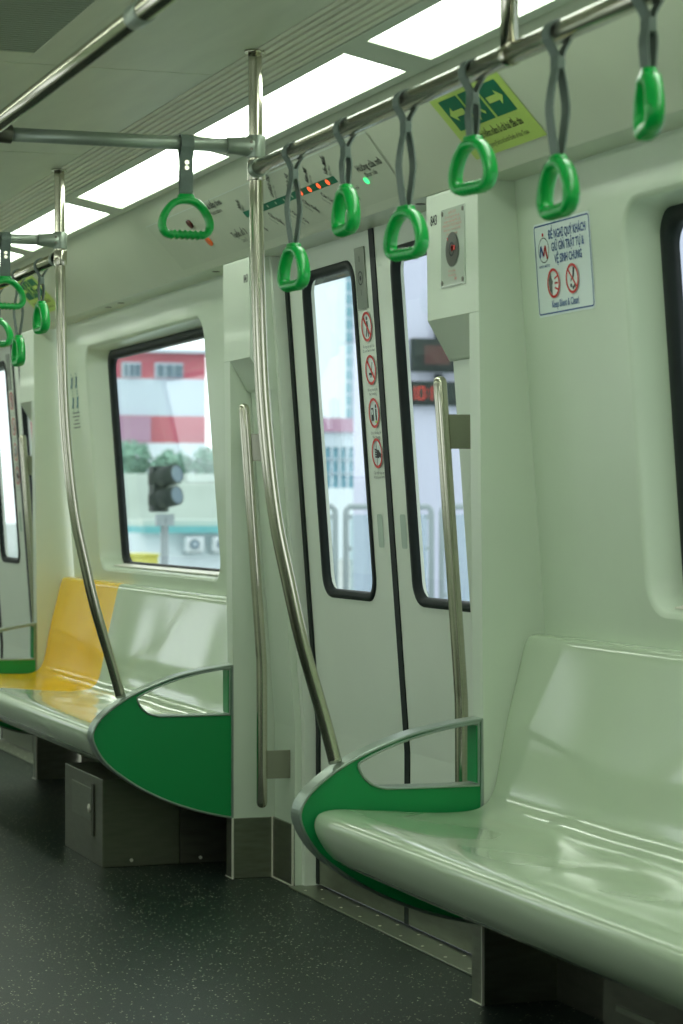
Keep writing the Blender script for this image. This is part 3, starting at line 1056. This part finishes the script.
def ribbon(path, w, th):
    """path in the (x, z) plane, swept width along y"""
    P = [Vector((a, b)) for a, b in path]
    m = MB(); loops = []
    for i, p in enumerate(P):
        t = (P[min(i + 1, len(P) - 1)] - P[max(i - 1, 0)]).normalized(); nn = Vector((-t.y, t.x)) * th / 2
        loops.append([(p.x + nn.x, -w / 2, p.y + nn.y), (p.x + nn.x, w / 2, p.y + nn.y), (p.x - nn.x, w / 2, p.y - nn.y), (p.x - nn.x, -w / 2, p.y - nn.y)])
    m.loft(loops, 0, False, True, True, True)
    return m


def make_strap(L, bulge, rivets, railr=.0137):
    root = empty('hanging_strap')
    R = railr + .0022
    side = [(.0035, -L + .012), (.0055, -L + .020), (bulge * .8, -L + .035 + (L - .1) * .2), (bulge, -.062 - (L - .075) * .38), (bulge * .62, -.068), (.0040, -.050), (.0036, -.036), (.0075, -.024), (R * .96, -.008)]
    if L < .12:
        side = [(.0035, -L + .012), (.0050, -L + .020), (bulge, -.062), (.0042, -.046), (.0036, -.034), (.0075, -.024), (R * .96, -.008)]
    s = [(p.x, p.z) for p in catmull([(a, 0, b) for a, b in side], 4)]
    arc = [(R * math.cos(a), R * math.sin(a)) for a in [math.radians(q) for q in range(-10, 191, 12)]]
    path = s + arc + [(-a, b) for a, b in reversed(s)]
    ribbon(path, .0250, .0026).build('webbing', WEB, root)
    c = MB().box(-.0062, .0062, -.0130, .0130, -.052, -.033)
    cl = c.build('clip', WEB, root, bevel=.002)
    if rivets:
        for z in (-.0375, -.0480):
            r_ = MB(); r_.disc((-.0062, 0, z), (-1, 0, 0), .0046, .0014, 12); r_.disc((.0062, 0, z), (1, 0, 0), .0046, .0014, 12)
            r_.build('rivet', STEEL, root)
    h = handle_mesh(None).build('handle', GREENH, root)
    h.location.z = -L * U
    return root


HS = 0.0
long_p = make_strap(.181, .0125, False, .0157)
short_p = make_strap(.109, .0070, False, .0157)
cross_p = make_strap(.110, .0062, True)


def put(proto, first, loc, rz, psi, label, grp):
    o = proto if first else copy_tree(proto)
    o.location = Vector(loc) * U
    o.rotation_euler.z = rz
    for c in kids(o):
        if c.name.split('.')[0] == 'handle': c.rotation_euler.z = psi
    tag(o, label, 'hanging strap', grp)
    return o


G1 = 'green straps on the overhead rail of the near bench'
G2 = 'green straps on the overhead rail of the farther bench'
G3 = 'green straps on the cross rails'
R_ = math.radians
near = [(4.236, 'L', 5, 'long green strap hanging just right of the nearer grab pole'),
        (3.945, 'S', -3, 'short green strap before the route map, second from the nearer pole'),
        (3.650, 'L', 12, 'long green strap hanging left of the white number 843 column'),
        (3.366, 'S', 11, 'short green strap in front of the green exit arrow sign'),
        (3.056, 'L', -2, 'long green strap hanging directly above the blue bordered notice'),
        (2.776, 'S', -17, 'short green strap at the top right edge, nearest of the row'),
        (2.485, 'L', 0, 'long green strap out of the picture beyond the right edge')]
fl = {'L': True, 'S': True}
for y, k, psi, lab in near:
    put(long_p if k == 'L' else short_p, fl[k], (1.39, y, 1.661), 0, R_(psi), lab, G1)
    fl[k] = False
far = [(6.440, 'S', 2, 'short far green strap just left of the farther grab pole'),
       (6.745, 'L', -2, 'long far green strap, lowest of the far left cluster'),
       (7.050, 'S', 40, 'short far green strap cut by the left edge below the cross rail strap'),
       (7.350, 'L', 0, 'long far green strap hidden beyond the left edge'),
       (7.900, 'S', 0, 'short far green strap hidden beyond the left edge'),
       (8.250, 'L', 0, 'last long far green strap hidden beyond the left edge')]
for y, k, psi, lab in far:
    put(long_p if k == 'L' else short_p, False, (1.39, y, 1.661), 0, R_(psi), lab, G2)
put(cross_p, True, (1.253, PY[0], 1.706), PI / 2, 0, 'green strap facing the viewer on the nearer cross rail, with two rivets', G3)
put(cross_p, False, (1.249, PY[1], 1.706), PI / 2, R_(6), 'green strap facing the viewer on the farther cross rail, at the left edge', G3)

# ------------------------------------------------------------------ air grille in the ceiling
GRILLEM = mat('grille_slat_paint', (0.30, 0.36, 0.26), 0.5)
org = (.87, 4.18, 1.895)
root = empty('air_grille', org)
tag(root, 'slatted grey air grille in the ceiling at the top left corner', 'air grille')
m = MB()
IX0, IX1, IY0, IY1 = CX2 - .99, .99, 3.72, 4.65
m.box(GX0 + .002, IX0, GY0 + .002, GY1 - .002, 1.893, 1.905); m.box(IX1, GX1 - .002, GY0 + .002, GY1 - .002, 1.893, 1.905)
m.box(IX0, IX1, GY0 + .002, IY0, 1.893, 1.905); m.box(IX0, IX1, IY1, GY1 - .002, 1.893, 1.905)
m.build('grille_frame', CEIL, root, org, bevel=.001)
m = MB()
k = 0
y = IY0 + .006
while y < IY1 - .004:
    m.prism([(y, 1.894), (y + .010, 1.894), (y + .006, 1.910), (y + .002, 1.910)], IX0, IX1, axis='x')
    y += .019
m.build('grille_slats', GRILLEM, root, org)
MB().box(IX0, IX1, IY0, IY1, 1.918, 1.922).build('grille_backing', DARKG, root, org)

# ------------------------------------------------------------------ under-seat equipment lockers
org = (1.76, 6.74, 0)
root = empty('equipment_locker', org)
tag(root, 'stainless steel locker with a keyhole standing under the farther bench', 'locker')
MB().box(1.578, 1.80, 6.51, 6.98, 0.0, .245).build('locker_body', LOCKM, root, org, bevel=.002)
MB().box(1.802, 1.945, 6.515, 6.975, 0.0, .243).build('locker_back_section', STEELD, root, org, bevel=.002)
d = MB().box(1.5755, 1.578, 6.64, 6.88, .115, .207)
do = d.build('locker_door', STEELP, root, org, bevel=.001)
e = MB().box(1.5735, 1.5765, 6.605, 6.625, .075, .222); e.build('hinge_strip', STEELD, root, org)
k = MB().disc((1.5755, 6.655, .150), (-1, 0, 0), .012, .004, 20); k.disc((1.5715, 6.655, .150), (-1, 0, 0), .004, .002, 10)
k.build('keyhole', BRIGHT, do, org)
for x, z in ((1.66, .018), (1.86, .016)): MB().disc((x, 6.5105, z), (0, -1, 0), .005, .004, 12).build('screw', BRIGHT, root, org)
org = (1.85, 3.0, 0)
root = empty('equipment_locker', org)
tag(root, 'dark steel locker under the near bench at the bottom right edge', 'locker')
MB().box(1.70, 1.98, 2.4, 3.56, 0.0, .245).build('locker_body', STEELD, root, org, bevel=.003)
MB().box(1.694, 1.702, 2.4, 3.56, .236, .248).build('top_edge_trim', STEEL, root, org, bevel=.001)
MB().box(1.694, 1.700, 2.45, 3.5, .19, .20).build('door_seam_strip', STEELP, root, org)

# ------------------------------------------------------------------ signs
# notice on the near wall
mk = Mark(on_wall(4.250, 1.470, XW, .0008))
mk.rect(-.131, .131, -.092, .092, WHITEI, 0, .008)
mk.frame(-.127, .127, -.088, .088, .0028, .007, BLUEI, 1)
for i, tx in enumerate(('ĐỀ NGHỊ QUÝ KHÁCH', 'GIỮ GÌN TRẬT TỰ &', 'VỆ SINH CHUNG')):
    mk.text(tx, .026, .064 - .0245 * i, .0235, BLUEI, 2, bold=.018, sx=.70)
mk.text('Keep Silent & Clean!', .0, -.071, .020, BLUEI, 2, bold=.015, sx=.75)
# emblem: ring with a two-coloured M and a red dot
mk.ring(-.086, .038, .025, .0018, GREYI, 1)
for a, b in (((-.104, .024), (-.098, .046)), ((-.098, .046), (-.087, .026))):
    mk.line(a, b, .0055, BLUEI, 2)
for a, b in (((-.087, .026), (-.078, .046)), ((-.078, .046), (-.070, .020))):
    mk.line(a, b, .0055, REDI, 2)
mk.disc(-.086, .068, .0035, REDI, 2)
mk.text('HANOI METRO', -.086, .006, .0075, BLUEI, 2, bold=.01)
pict(mk, -.047, -.030, .029, 'quiet')
pict(mk, .040, -.028, .029, 'litter')
o = mk.build('passenger_notice', org=(XW(1.47), 4.252, 1.47))
tag(o, 'white blue-bordered notice asking passengers to keep silent and clean', 'notice')

# small pictogram sheet by the farther window
mk = Mark(on_wall(8.465, 1.385, XW, .0008))
for r_ in range(2):
    for c_ in range(2):
        s0 = -.035 + .07 * c_; t0 = .065 - .072 * r_
        mk.poly([(s0 - .014, t0 - .018), (s0 + .004, t0 - .022), (s0 + .016, t0 + .018), (s0 - .004, t0 + .022)], TEALI, 1)
        mk.line((s0 - .02, t0 - .02), (s0 + .02, t0 + .02), .005, BLUEI, 2)
        for dz in (-.032, .030): mk.disc(s0, t0 + dz, .0045, TEALI, 1)
for i, wd in enumerate((.052, .052, .028, .046, .052)):
    mk.rect(-wd, wd, -.045 - .013 * i, -.041 - .013 * i, GREYI, 1)
o = mk.build('pictogram_label', org=(XW(1.385), 8.465, 1.385))
tag(o, 'faint teal pictogram label on the wall left of the farther window', 'label')


def exit_sign(y, label):
    x0 = 1.770
    z0 = 1.66 + 1.08 * (1.85 - x0)
    mk = Mark(on_cove(y, x0, .0012))
    mk.rect(-.170, .170, -.078, .073, SIGNL, 0, .003)
    mk.rect(-.137, -.048, -.010, .062, SIGNG, 1); mk.rect(.048, .140, -.010, .062, SIGNG, 1)
    mk.rect(-.038, .038, -.010, .062, SIGNG, 1)
    for sgn in (-1, 1):
        c = .093 * sgn
        mk.poly([(c - sgn * .035, .020), (c + sgn * .012, .020), (c + sgn * .012, .010), (c + sgn * .036, .027), (c + sgn * .012, .044), (c + sgn * .012, .034), (c - sgn * .035, .034)], SIGNL, 2)
    # running figure in the doorway between the arrows
    mk.disc(.006, .050, .0065, SIGNL, 2)
    mk.poly([(-.006, .044), (.008, .040), (.004, .022), (.020, .010), (.016, .004), (-.004, .016), (-.018, -.004), (-.026, .000), (-.010, .022)], SIGNL, 2)
    mk.line((.002, .038), (.024, .032), .005, SIGNL, 2); mk.line((-.004, .040), (-.024, .030), .005, SIGNL, 2)
    mk.rect(.040, .045, -.010, .062, SIGNL, 2); mk.rect(-.045, -.040, -.010, .062, SIGNL, 2)
    mk.text('Búa thoát hiểm nằm ở cả hai đầu tàu', .0, -.033, .0225, BLK, 2, sx=.72, bold=.012)
    mk.text('The Emergency Exits at both Ends of the Train', .0, -.058, .0150, BLK, 2, sx=.82)
    o = mk.build('exit_sign', org=(x0, y, z0))
    tag(o, label, 'sign', 'exit signs on the sloping cove')


exit_sign(4.222, 'lime and green two-arrow exit sign behind the nearest straps')
exit_sign(4.222 + PITCH - .20, 'small distant two-arrow exit sign behind the farther pole')

# route map on the cove
x0 = 1.780; z0 = 1.66 + 1.08 * (1.85 - x0)
YC = 5.66
mk = Mark(on_cove(YC, x0, .0010))
mk.poly([(-.93, -.08), (.855, -.08), (.870, -.03), (.885, .03), (.892, .082), (-.93, .082)], BEIGE, 0)
mk.line((-.93, .081), (.892, .081), .0015, WHITEI, 1)
mk.line((.855, -.08), (.892, .082), .0015, GREYI, 1)
mk.rect(YC - 5.80, YC - 5.40, -.002, .016, SIGNG, 1)
mk.rect(YC - 5.40, YC - 5.10, -.001, .017, SIGNG, 1)
names_up = ['Nhổn|Nhon', 'Phú Diễn|Phu Dien', 'Lê Đức Thọ|Le Duc Tho', 'Chùa Hà|Chua Ha', 'Kim Mã|Kim Ma', 'Văn Miếu|Van Mieu']
names_dn = ['Minh Khai|Minh Khai', 'Cầu Diễn|Cau Dien', 'ĐH Quốc Gia|National University', 'Cầu Giấy|Cau Giay', 'Cát Linh|Cat Linh', 'Ga Hà Nội|Hanoi Station']
for i in range(6):
    yy = 5.80 - i * .134
    a, b = names_up[i].split('|')
    mk.text(a, YC - yy, .026, .019, BLK, 2, 'LEFT', .62, bold=.02); mk.text(b, YC - yy + .016, .018, .012, GREYI, 2, 'LEFT', .62)
    a, b = names_dn[i].split('|')
    mk.text(a, YC - yy + .02, -.012, .019, BLK, 2, 'LEFT', -.72, sx=.8, bold=.02); mk.text(b, YC - yy + .005, -.024, .011, GREYI, 2, 'LEFT', -.72, sx=.8)
for i in range(11):
    yy = 5.80 - i * .0645
    if yy < 5.40: mk.disc(YC - yy, .008, .0075, LEDR, 3, 1.3)
    else: mk.disc(YC - yy, .007, .0040, BEIGE, 3)
mk.disc(YC - 4.952, -.022, .0085, LEDG, 3, 1.3)
mk.text('Hướng cửa mở', YC - 4.88, .010, .024, BLK, 2, bold=.014); mk.text('Door side', YC - 4.90, -.010, .017, BLK, 2)
mk.text('Cửa mở', YC - 5.04, -.030, .014, BLK, 2); 
mk.text('Tuyến số 3', YC - 5.94, -.034, .026, BLK, 2, bold=.014); mk.text('Line 3', YC - 5.94, -.056, .017, BLK, 2)
mk.text('Ga tiếp theo', YC - 5.95, .066, .026, BLK, 2, bold=.014); mk.text('Next station', YC - 5.97, .044, .018, BLK, 2)
o = mk.build('route_map', org=(x0, YC, z0))
tag(o, 'metro route map strip with lit red station dots on the cove', 'route map')
lmp = MB()
pl = on_cove(6.225, 1.752, .001)
lmp.disc(pl(0, 0, 0), (-.734, 0, -.68), .013, .006, 16, 0)
pl = on_cove(6.195, 1.797, .001)
lmp2 = MB().disc(pl(0, 0, 0), (-.734, 0, -.68), .014, .005, 16, 0)
a = lmp.build('indicator_lamp', BROWNI, org=(1.752, 6.225, 1.766)); tag(a, 'dark red unlit indicator lamp seen through the nearer cross rail strap', 'indicator lamp')
a = lmp2.build('indicator_lamp', ORANGE, org=(1.797, 6.195, 1.717)); tag(a, 'orange indicator lamp on the cove below the dark one', 'indicator lamp')

# ------------------------------------------------------------------ outside
PINK = mat('faded_red_cladding', (0.50, 0.13, 0.17), 0.7, var=0.08, vscale=.3)
MAUVE = mat('mauve_cladding', (0.42, 0.25, 0.36), 0.7, var=0.08, vscale=.3)
PALE = mat('pale_grey_cladding', (0.55, 0.66, 0.74), 0.7, var=0.04, vscale=.2)
WHT = mat('white_render', (0.74, 0.84, 0.88), 0.7, var=0.04, vscale=.3)
TEAL = mat('teal_band', (0.12, 0.42, 0.44), 0.6)
TEALB = mat('blue_green_glazing', (0.15, 0.38, 0.47), 0.3)
DKG = mat('dark_window_glass', (0.10, 0.17, 0.22), 0.25)
CONC = mat('pale_concrete', (0.50, 0.60, 0.54), 0.8, var=0.10, vscale=.4)
LEAF = mat('hazy_foliage', (0.24, 0.42, 0.33), 0.8, var=0.4, vscale=.8)  # distance haze mixed into the leaf colour
LILAC = mat('lilac_wall_panel', (0.52, 0.55, 0.68), 0.6, var=0.02, vscale=.5)
YEL = mat('yellow_container', (0.62, 0.60, 0.12), 0.6)
SIGB = mat('black_signal_housing', (0.012, 0.02, 0.022), 0.6, spec=0.2)
GRND = mat('outside_ballast', (0.42, 0.48, 0.46), 0.9, var=0.15, vscale=.6)
STEELO = mat('weathered_post', (0.30, 0.36, 0.38), 0.5, metal=0.3)


def zz(v, Y, t=.27): return 1 - (v - 508) * Y * (.9438 + .3305 * t) / 2400
def xx(u, Y): return Y * math.tan(TH + math.atan((u - 341) / 2400))


g = MB().box(2.6, 260, -10, 420, -1.75, -1.70)
tag(g.build('ground', GRND), kind='structure')

# striped depot building seen through the farther window
Y = 130.0
org = (xx(140, Y), Y, -1.7)
root = empty('building', org)
tag(root, 'red and pale banded building seen through the farther window', 'building')
xa, xb = xx(60, Y), xx(205, Y)
bands = [(353, 379, PINK, 'red_upper_storey'), (379, 416, PALE, 'pale_cladding_band'), (416, 443, PINK, 'red_lower_band'), (443, 505, WHT, 'white_ground_storey')]
for v0, v1, mt, nm in bands:
    MB().box(xa, xb, Y, Y + 12, zz(v1, Y), zz(v0, Y)).build(nm, mt, root, org)
MB().box(xa, xx(149, Y), Y - .3, Y, zz(442, Y), zz(417, Y)).build('mauve_panel', MAUVE, root, org)
MB().box(xa - .5, xb + .5, Y - .6, Y + 12.5, zz(353, Y), zz(350, Y)).build('roof_edge', PALE, root, org)
MB().box(xa, xb, Y - .2, Y + 12, -1.7, zz(505, Y)).build('plinth', CONC, root, org)
for a, b in ((121, 140), (154, 182), (88, 108)):
    f = MB().box(xx(a, Y), xx(b, Y), Y - .15, Y + .1, zz(378, Y), zz(363, Y)).build('window', PALE, root, org)
    mm = MB(); x_0, x_1 = xx(a, Y), xx(b, Y)
    for q in range(3):
        mm.box(x_0 + .12 + (x_1 - x_0 - .12) * q / 3, x_0 + (x_1 - x_0) * (q + 1) / 3 - .05, Y - .22, Y - .15, zz(377, Y), zz(365, Y))
    mm.build('window_glass', DKG, f, org)
# trees in front of it
def tree(u, v0, v1, Yt, wpx, label):
    cx = xx(u, Yt); z1 = zz(v0, Yt); z0t = zz(v1, Yt)
    org = (cx, Yt, -1.7)
    r = empty('tree', org); tag(r, label, 'tree', 'hazy trees in front of the banded building')
    MB().tube([(cx, Yt, -1.7), (cx + .1, Yt, (z0t + z1) / 2)], .16, 8).build('trunk', STEELO, r, org)
    m = MB(); hw = wpx * Yt / 2400 / 2
    for i in range(420):
        while True:
            a, b, c = (random.uniform(-1, 1) for _ in range(3))
            if a * a + b * b + c * c < 1: break
        p = Vector((cx + a * hw, Yt + b * hw * .8, (z0t + z1) / 2 + c * (z1 - z0t) / 2))
        s = hw * random.uniform(.12, .26)
        q = [Vector((random.uniform(-1, 1), random.uniform(-1, 1), random.uniform(-1, 1))).normalized() * s for _ in range(3)]
        m.add([p + q[0], p + q[1], p + q[2], p - q[0] * .8], [(0, 1, 2), (0, 2, 3), (0, 1, 3), (1, 2, 3)])
    m.build('foliage', LEAF, r, org)


tree(132, 440, 480, 105, 42, 'hazy round tree left of the signal, before the banded building')
tree(172, 452, 478, 104, 44, 'low hazy tree behind the signal head')
tree(206, 446, 482, 106, 30, 'hazy tree at the right edge of the farther window')
tree(100, 446, 480, 107, 36, 'hazy tree hidden left of the farther window')
# embankment wall
Y = 88.0
o = MB().box(xx(40, Y), xx(260, Y), Y, Y + 1.5, -1.7, zz(474, Y)).build('embankment_wall', CONC, org=(xx(150, Y), Y, -1.7), bevel=.05)
tag(o, 'pale concrete embankment wall behind the railway signal', 'wall')
# hut with teal band and air conditioners
Y = 60.0
org = (xx(180, Y), Y, -1.7)
root = empty('equipment_hut', org)
tag(root, 'white hut with a teal roof band beyond the farther window', 'hut')
MB().box(xx(125, Y), xx(262, Y), Y, Y + 4, -1.7, zz(533, Y)).build('hut_wall', WHT, root, org)
MB().box(xx(140, Y), xx(264, Y), Y - .5, Y + 4.3, zz(533, Y), zz(526, Y)).build('teal_roof_band', TEAL, root, org)
MB().box(xx(140, Y), xx(264, Y), Y - .2, Y + 4.3, zz(526, Y), zz(520, Y)).build('roof_top', CONC, root, org)
def acunit(u, label):
    Ya = 59.4
    x0_, x1_ = xx(u - 9, Ya), xx(u + 9, Ya); z0_, z1_ = zz(552, Ya), zz(537, Ya)
    org = ((x0_ + x1_) / 2, Ya, z0_)
    r = empty('air_conditioner', org); tag(r, label, 'air conditioner', 'air conditioner units on the white hut')
    MB().box(x0_, x1_, Ya, Ya + .35, z0_, z1_).build('casing', PALEU, r, org, bevel=.03)
    c = (x0_ * .55 + x1_ * .45, Ya - .01, (z0_ + z1_) / 2)
    rg = MB(); rg.disc(c, (0, -1, 0), .13, .02, 24); f_ = rg.build('fan_grille', DKG, r, org)
    MB().disc((c[0], c[1] - .02, c[2]), (0, -1, 0), .05, .03, 16).build('fan_hub', PALE, f_, org)
    MB().box(x0_ + .05, x1_ - .05, Ya + .05, Ya + .59, z0_ - .05, z0_).build('wall_bracket', STEELO, r, org)
PALEU = mat('white_unit_casing', (0.62, 0.70, 0.72), 0.5)
acunit(195, 'white air conditioner unit on the hut wall right of the signal post')
acunit(222, 'white air conditioner unit at the window edge, half cut off')
# yellow container
Y = 45.0
org = (xx(146, Y), Y, -1.7)
root = empty('equipment_box', org)
tag(root, 'yellow box at the lower left corner of the farther window', 'box')
MB().box(xx(128, Y), xx(158, Y), Y, Y + 1, -1.7, zz(556, Y)).build('box_body', YEL, root, org, bevel=.02)
MB().box(xx(127, Y), xx(159, Y), Y - .05, Y + 1.05, zz(556, Y), zz(553.5, Y)).build('box_lid', YEL, root, org, bevel=.01)
# railway signal
Y = 18.0
xs = xx(164, Y)
org = (xs, Y, -1.7)
root = empty('railway_signal', org)
tag(root, 'black two-lamp railway signal on a grey post outside the window', 'railway signal')
k = Y * 1.033 / 2400
MB().tube([(xs, Y, -1.7), (xs, Y, zz(518, Y))], 4.0 * k, 16).build('post', STEELO, root, org)
MB().box(xs - 9 * k, xs + 9 * k, Y - .03, Y + .02, zz(526, Y), zz(514, Y)).build('number_plate', STEELO, root, org)
h = MB().box(xs - 12 * k, xs + 4 * k, Y - .02, Y + .14, zz(512, Y), zz(466, Y)); h.build('housing', SIGB, root, org, bevel=.015)
for v in (478, 499):
    zc_ = zz(v, Y)
    l = MB(); ax = Vector((.55, -.8, .18)).normalized(); c0 = Vector((xs - 4 * k, Y - .02, zc_))
    l.tube([c0, c0 + ax * .16], 10 * k, 20); o = l.build('lamp_hood', SIGB, root, org)
    MB().tube([c0 + ax * .16, c0 + ax * .163], 8.4 * k, 20).build('lens', DKG, o, org)
    MB().box(xs - 14 * k, xs - 8 * k, Y + .02, Y + .10, zc_ - 7 * k, zc_ + 5 * k).build('cable_box', SIGB, root, org, bevel=.008)

# city seen through the left door leaf
Y = 150.0
org = (xx(358, Y), Y, -1.7)
root = empty('building', org)
tag(root, 'tall gridded pale tower seen through the left door window', 'building')
xa, xb = xx(341, Y), xx(385, Y)
MB().box(xa, xb, Y, Y + 14, -1.7, zz(262, Y)).build('tower_wall', PALE, root, org)
mm = MB()
for i in range(12):
    for j in range(6):
        a = xa + .25 + j * (xb - xa) / 6
        z_0 = zz(418, Y) + i * 1.0 * (zz(262, Y) - zz(418, Y)) / 12
        mm.box(a, a + (xb - xa) / 6 * .62, Y - .15, Y, z_0 + .15, z_0 + .78)
mm.build('window_grid', TEALB, root, org)
MB().box(xa - .5, xa + .15, Y - .5, Y + 8, -1.7, zz(268, Y)).build('corner_pier', WHT, root, org)
Y = 120.0
org = (xx(340, Y), Y, -1.7)
root = empty('building', org)
tag(root, 'low blue-green building with a pink roof band behind the platform railing', 'building')
xa, xb = xx(300, Y), xx(363, Y)
MB().box(xa, xb, Y, Y + 10, zz(432, Y, .35), zz(418, Y, .35)).build('pink_roof_band', MAUVE, root, org)
MB().box(xa, xb, Y + .2, Y + 10, zz(447, Y, .35), zz(432, Y, .35)).build('pale_band', PALE, root, org)
MB().box(xa, xb, Y + .4, Y + 10, zz(488, Y, .35), zz(447, Y, .35)).build('blue_green_glazing', TEALB, root, org)
MB().box(xa, xb, Y, Y + 10, -1.7, zz(488, Y, .35)).build('white_base', WHT, root, org)
mm = MB()
for q in range(8): mm.box(xa + (xb - xa) * q / 8, xa + (xb - xa) * q / 8 + .12, Y + .2, Y + .4, zz(488, Y, .35), zz(447, Y, .35))
for v in (460, 474): mm.box(xa, xb, Y + .2, Y + .4, zz(v, Y, .35), zz(v - 1.5, Y, .35))
mm.build('glazing_bars', PALE, root, org)

# platform: floor, lilac end wall, railing, clocks
Y = 26.0
m = MB().box(2.75, 14, -6, 27, -.30, -.02)
tag(m.build('platform_floor', CONC, org=(8, 10, -.3)), kind='structure') if False else None
o = MB().box(xx(364, Y), xx(364, Y) + 9, Y, Y + .4, -1.7, 7.0).build('platform_end_wall', LILAC, org=(xx(364, Y), Y, -1.7), bevel=.02)
tag(o, 'plain pale lilac wall filling the right door window behind the displays', 'wall')


def railing(x0, x1, label):
    Y = 20.0
    org = ((x0 + x1) / 2, Y, -.1)
    r = empty('platform_railing', org); tag(r, label, 'railing', 'steel and glass railings on the platform')
    zt = 1.012; R = .026
    m = MB().tube([(x0 + .03, Y, -1.7), (x0 + .03, Y, zt - .06), (x0 + .035, Y, zt - .03), (x0 + .06, Y, zt), (x1 - .06, Y, zt), (x1 - .035, Y, zt - .03), (x1 - .03, Y, zt - .06), (x1 - .03, Y, -1.7)], R, 14)
    m.build('frame_tube', STEELO, r, org)
    MB().box(x0 + .07, x1 - .07, Y - .006, Y + .006, .12, zt - .07).build('glass_panel', RAILGLASS, r, org)
    mm = MB()
    for z in (.2, .62, .90):
        for x in (x0 + .05, x1 - .08): mm.box(x, x + .035, Y - .015, Y + .015, z, z + .04)
    mm.build('glass_clamp', STEELO, r, org)
    MB().box(x0 + .05, x1 - .05, Y - .012, Y + .012, .04, .09).build('bottom_bar', STEELO, r, org)


xr = xx(340, 20)
railing(xr - .80, xr - .02, 'platform railing panel left in the left door window')
railing(xr + .02, xx(435, 20) - .01, 'platform railing panel behind the meeting door leaves')
railing(xx(435, 20) + .03, xx(435, 20) + .80, 'platform railing panel in the right door window, behind the handrail')

Y = 25.875
k = Y * (.9438 + .3305 * .385) / 2400
def display(u0, u1, v0, v1, txt, m, label, stem_v):
    x0_, x1_ = xx(u0, Y), xx(u1, Y); z0_, z1_ = zz(v1, Y, .385), zz(v0, Y, .385)
    org = ((x0_ + x1_) / 2, Y, z0_)
    r = empty('led_display', org); tag(r, label, 'display')
    MB().box(x0_, x1_, Y, Y + .12, z0_, z1_).build('display_case', SIGB, r, org, bevel=.01)
    xm = xx(440, Y)
    MB().box(xm - .04, xm + .04, Y + .03, Y + .08, z1_ if stem_v is None else z1_, (z1_ + .09) if stem_v is None else zz(stem_v, Y, .385)).build('hanger', SIGB, r, org)
    mk = Mark(facing_back(x0_ + .02, Y, (z0_ + z1_) / 2))
    if txt == 'grid':
        for q in range(9):
            mk.rect(.12 + q * .035, .14 + q * .035, -.11, .11, m, 0)
    else:
        SEG = {'0': 'abcdef', '1': 'bc', ':': ':', '7': 'abc'}
        s = .022
        for ch in txt:
            w_, h_, t_ = .085, .150, .014
            if ch == ':':
                mk.rect(s, s + t_, .02, .045, m, 0); mk.rect(s, s + t_, -.045, -.02, m, 0); s += .05; continue
            if ch == '1': w_ = .02
            segs = {'a': (s, s + w_, h_ / 2 - t_, h_ / 2), 'd': (s, s + w_, -h_ / 2, -h_ / 2 + t_), 'g': (s, s + w_, -t_ / 2, t_ / 2),
                    'b': (s + w_ - t_, s + w_, .004, h_ / 2), 'c': (s + w_ - t_, s + w_, -h_ / 2, -.004), 'f': (s, s + t_, .004, h_ / 2), 'e': (s, s + t_, -h_ / 2, -.004)}
            for g_ in SEG[ch]: mk.rect(*segs[g_], m, 0)
            s += w_ + .028
    mk.build('lit_digits', r, org)
display(413, 470, 338, 371, 'grid', LEDDIM, 'black display box with dim dots, upper of the two outside the doors', 300)
display(410, 470, 381, 405, '10:17', LEDX, 'black clock display with red digits outside the right door leaf', None)
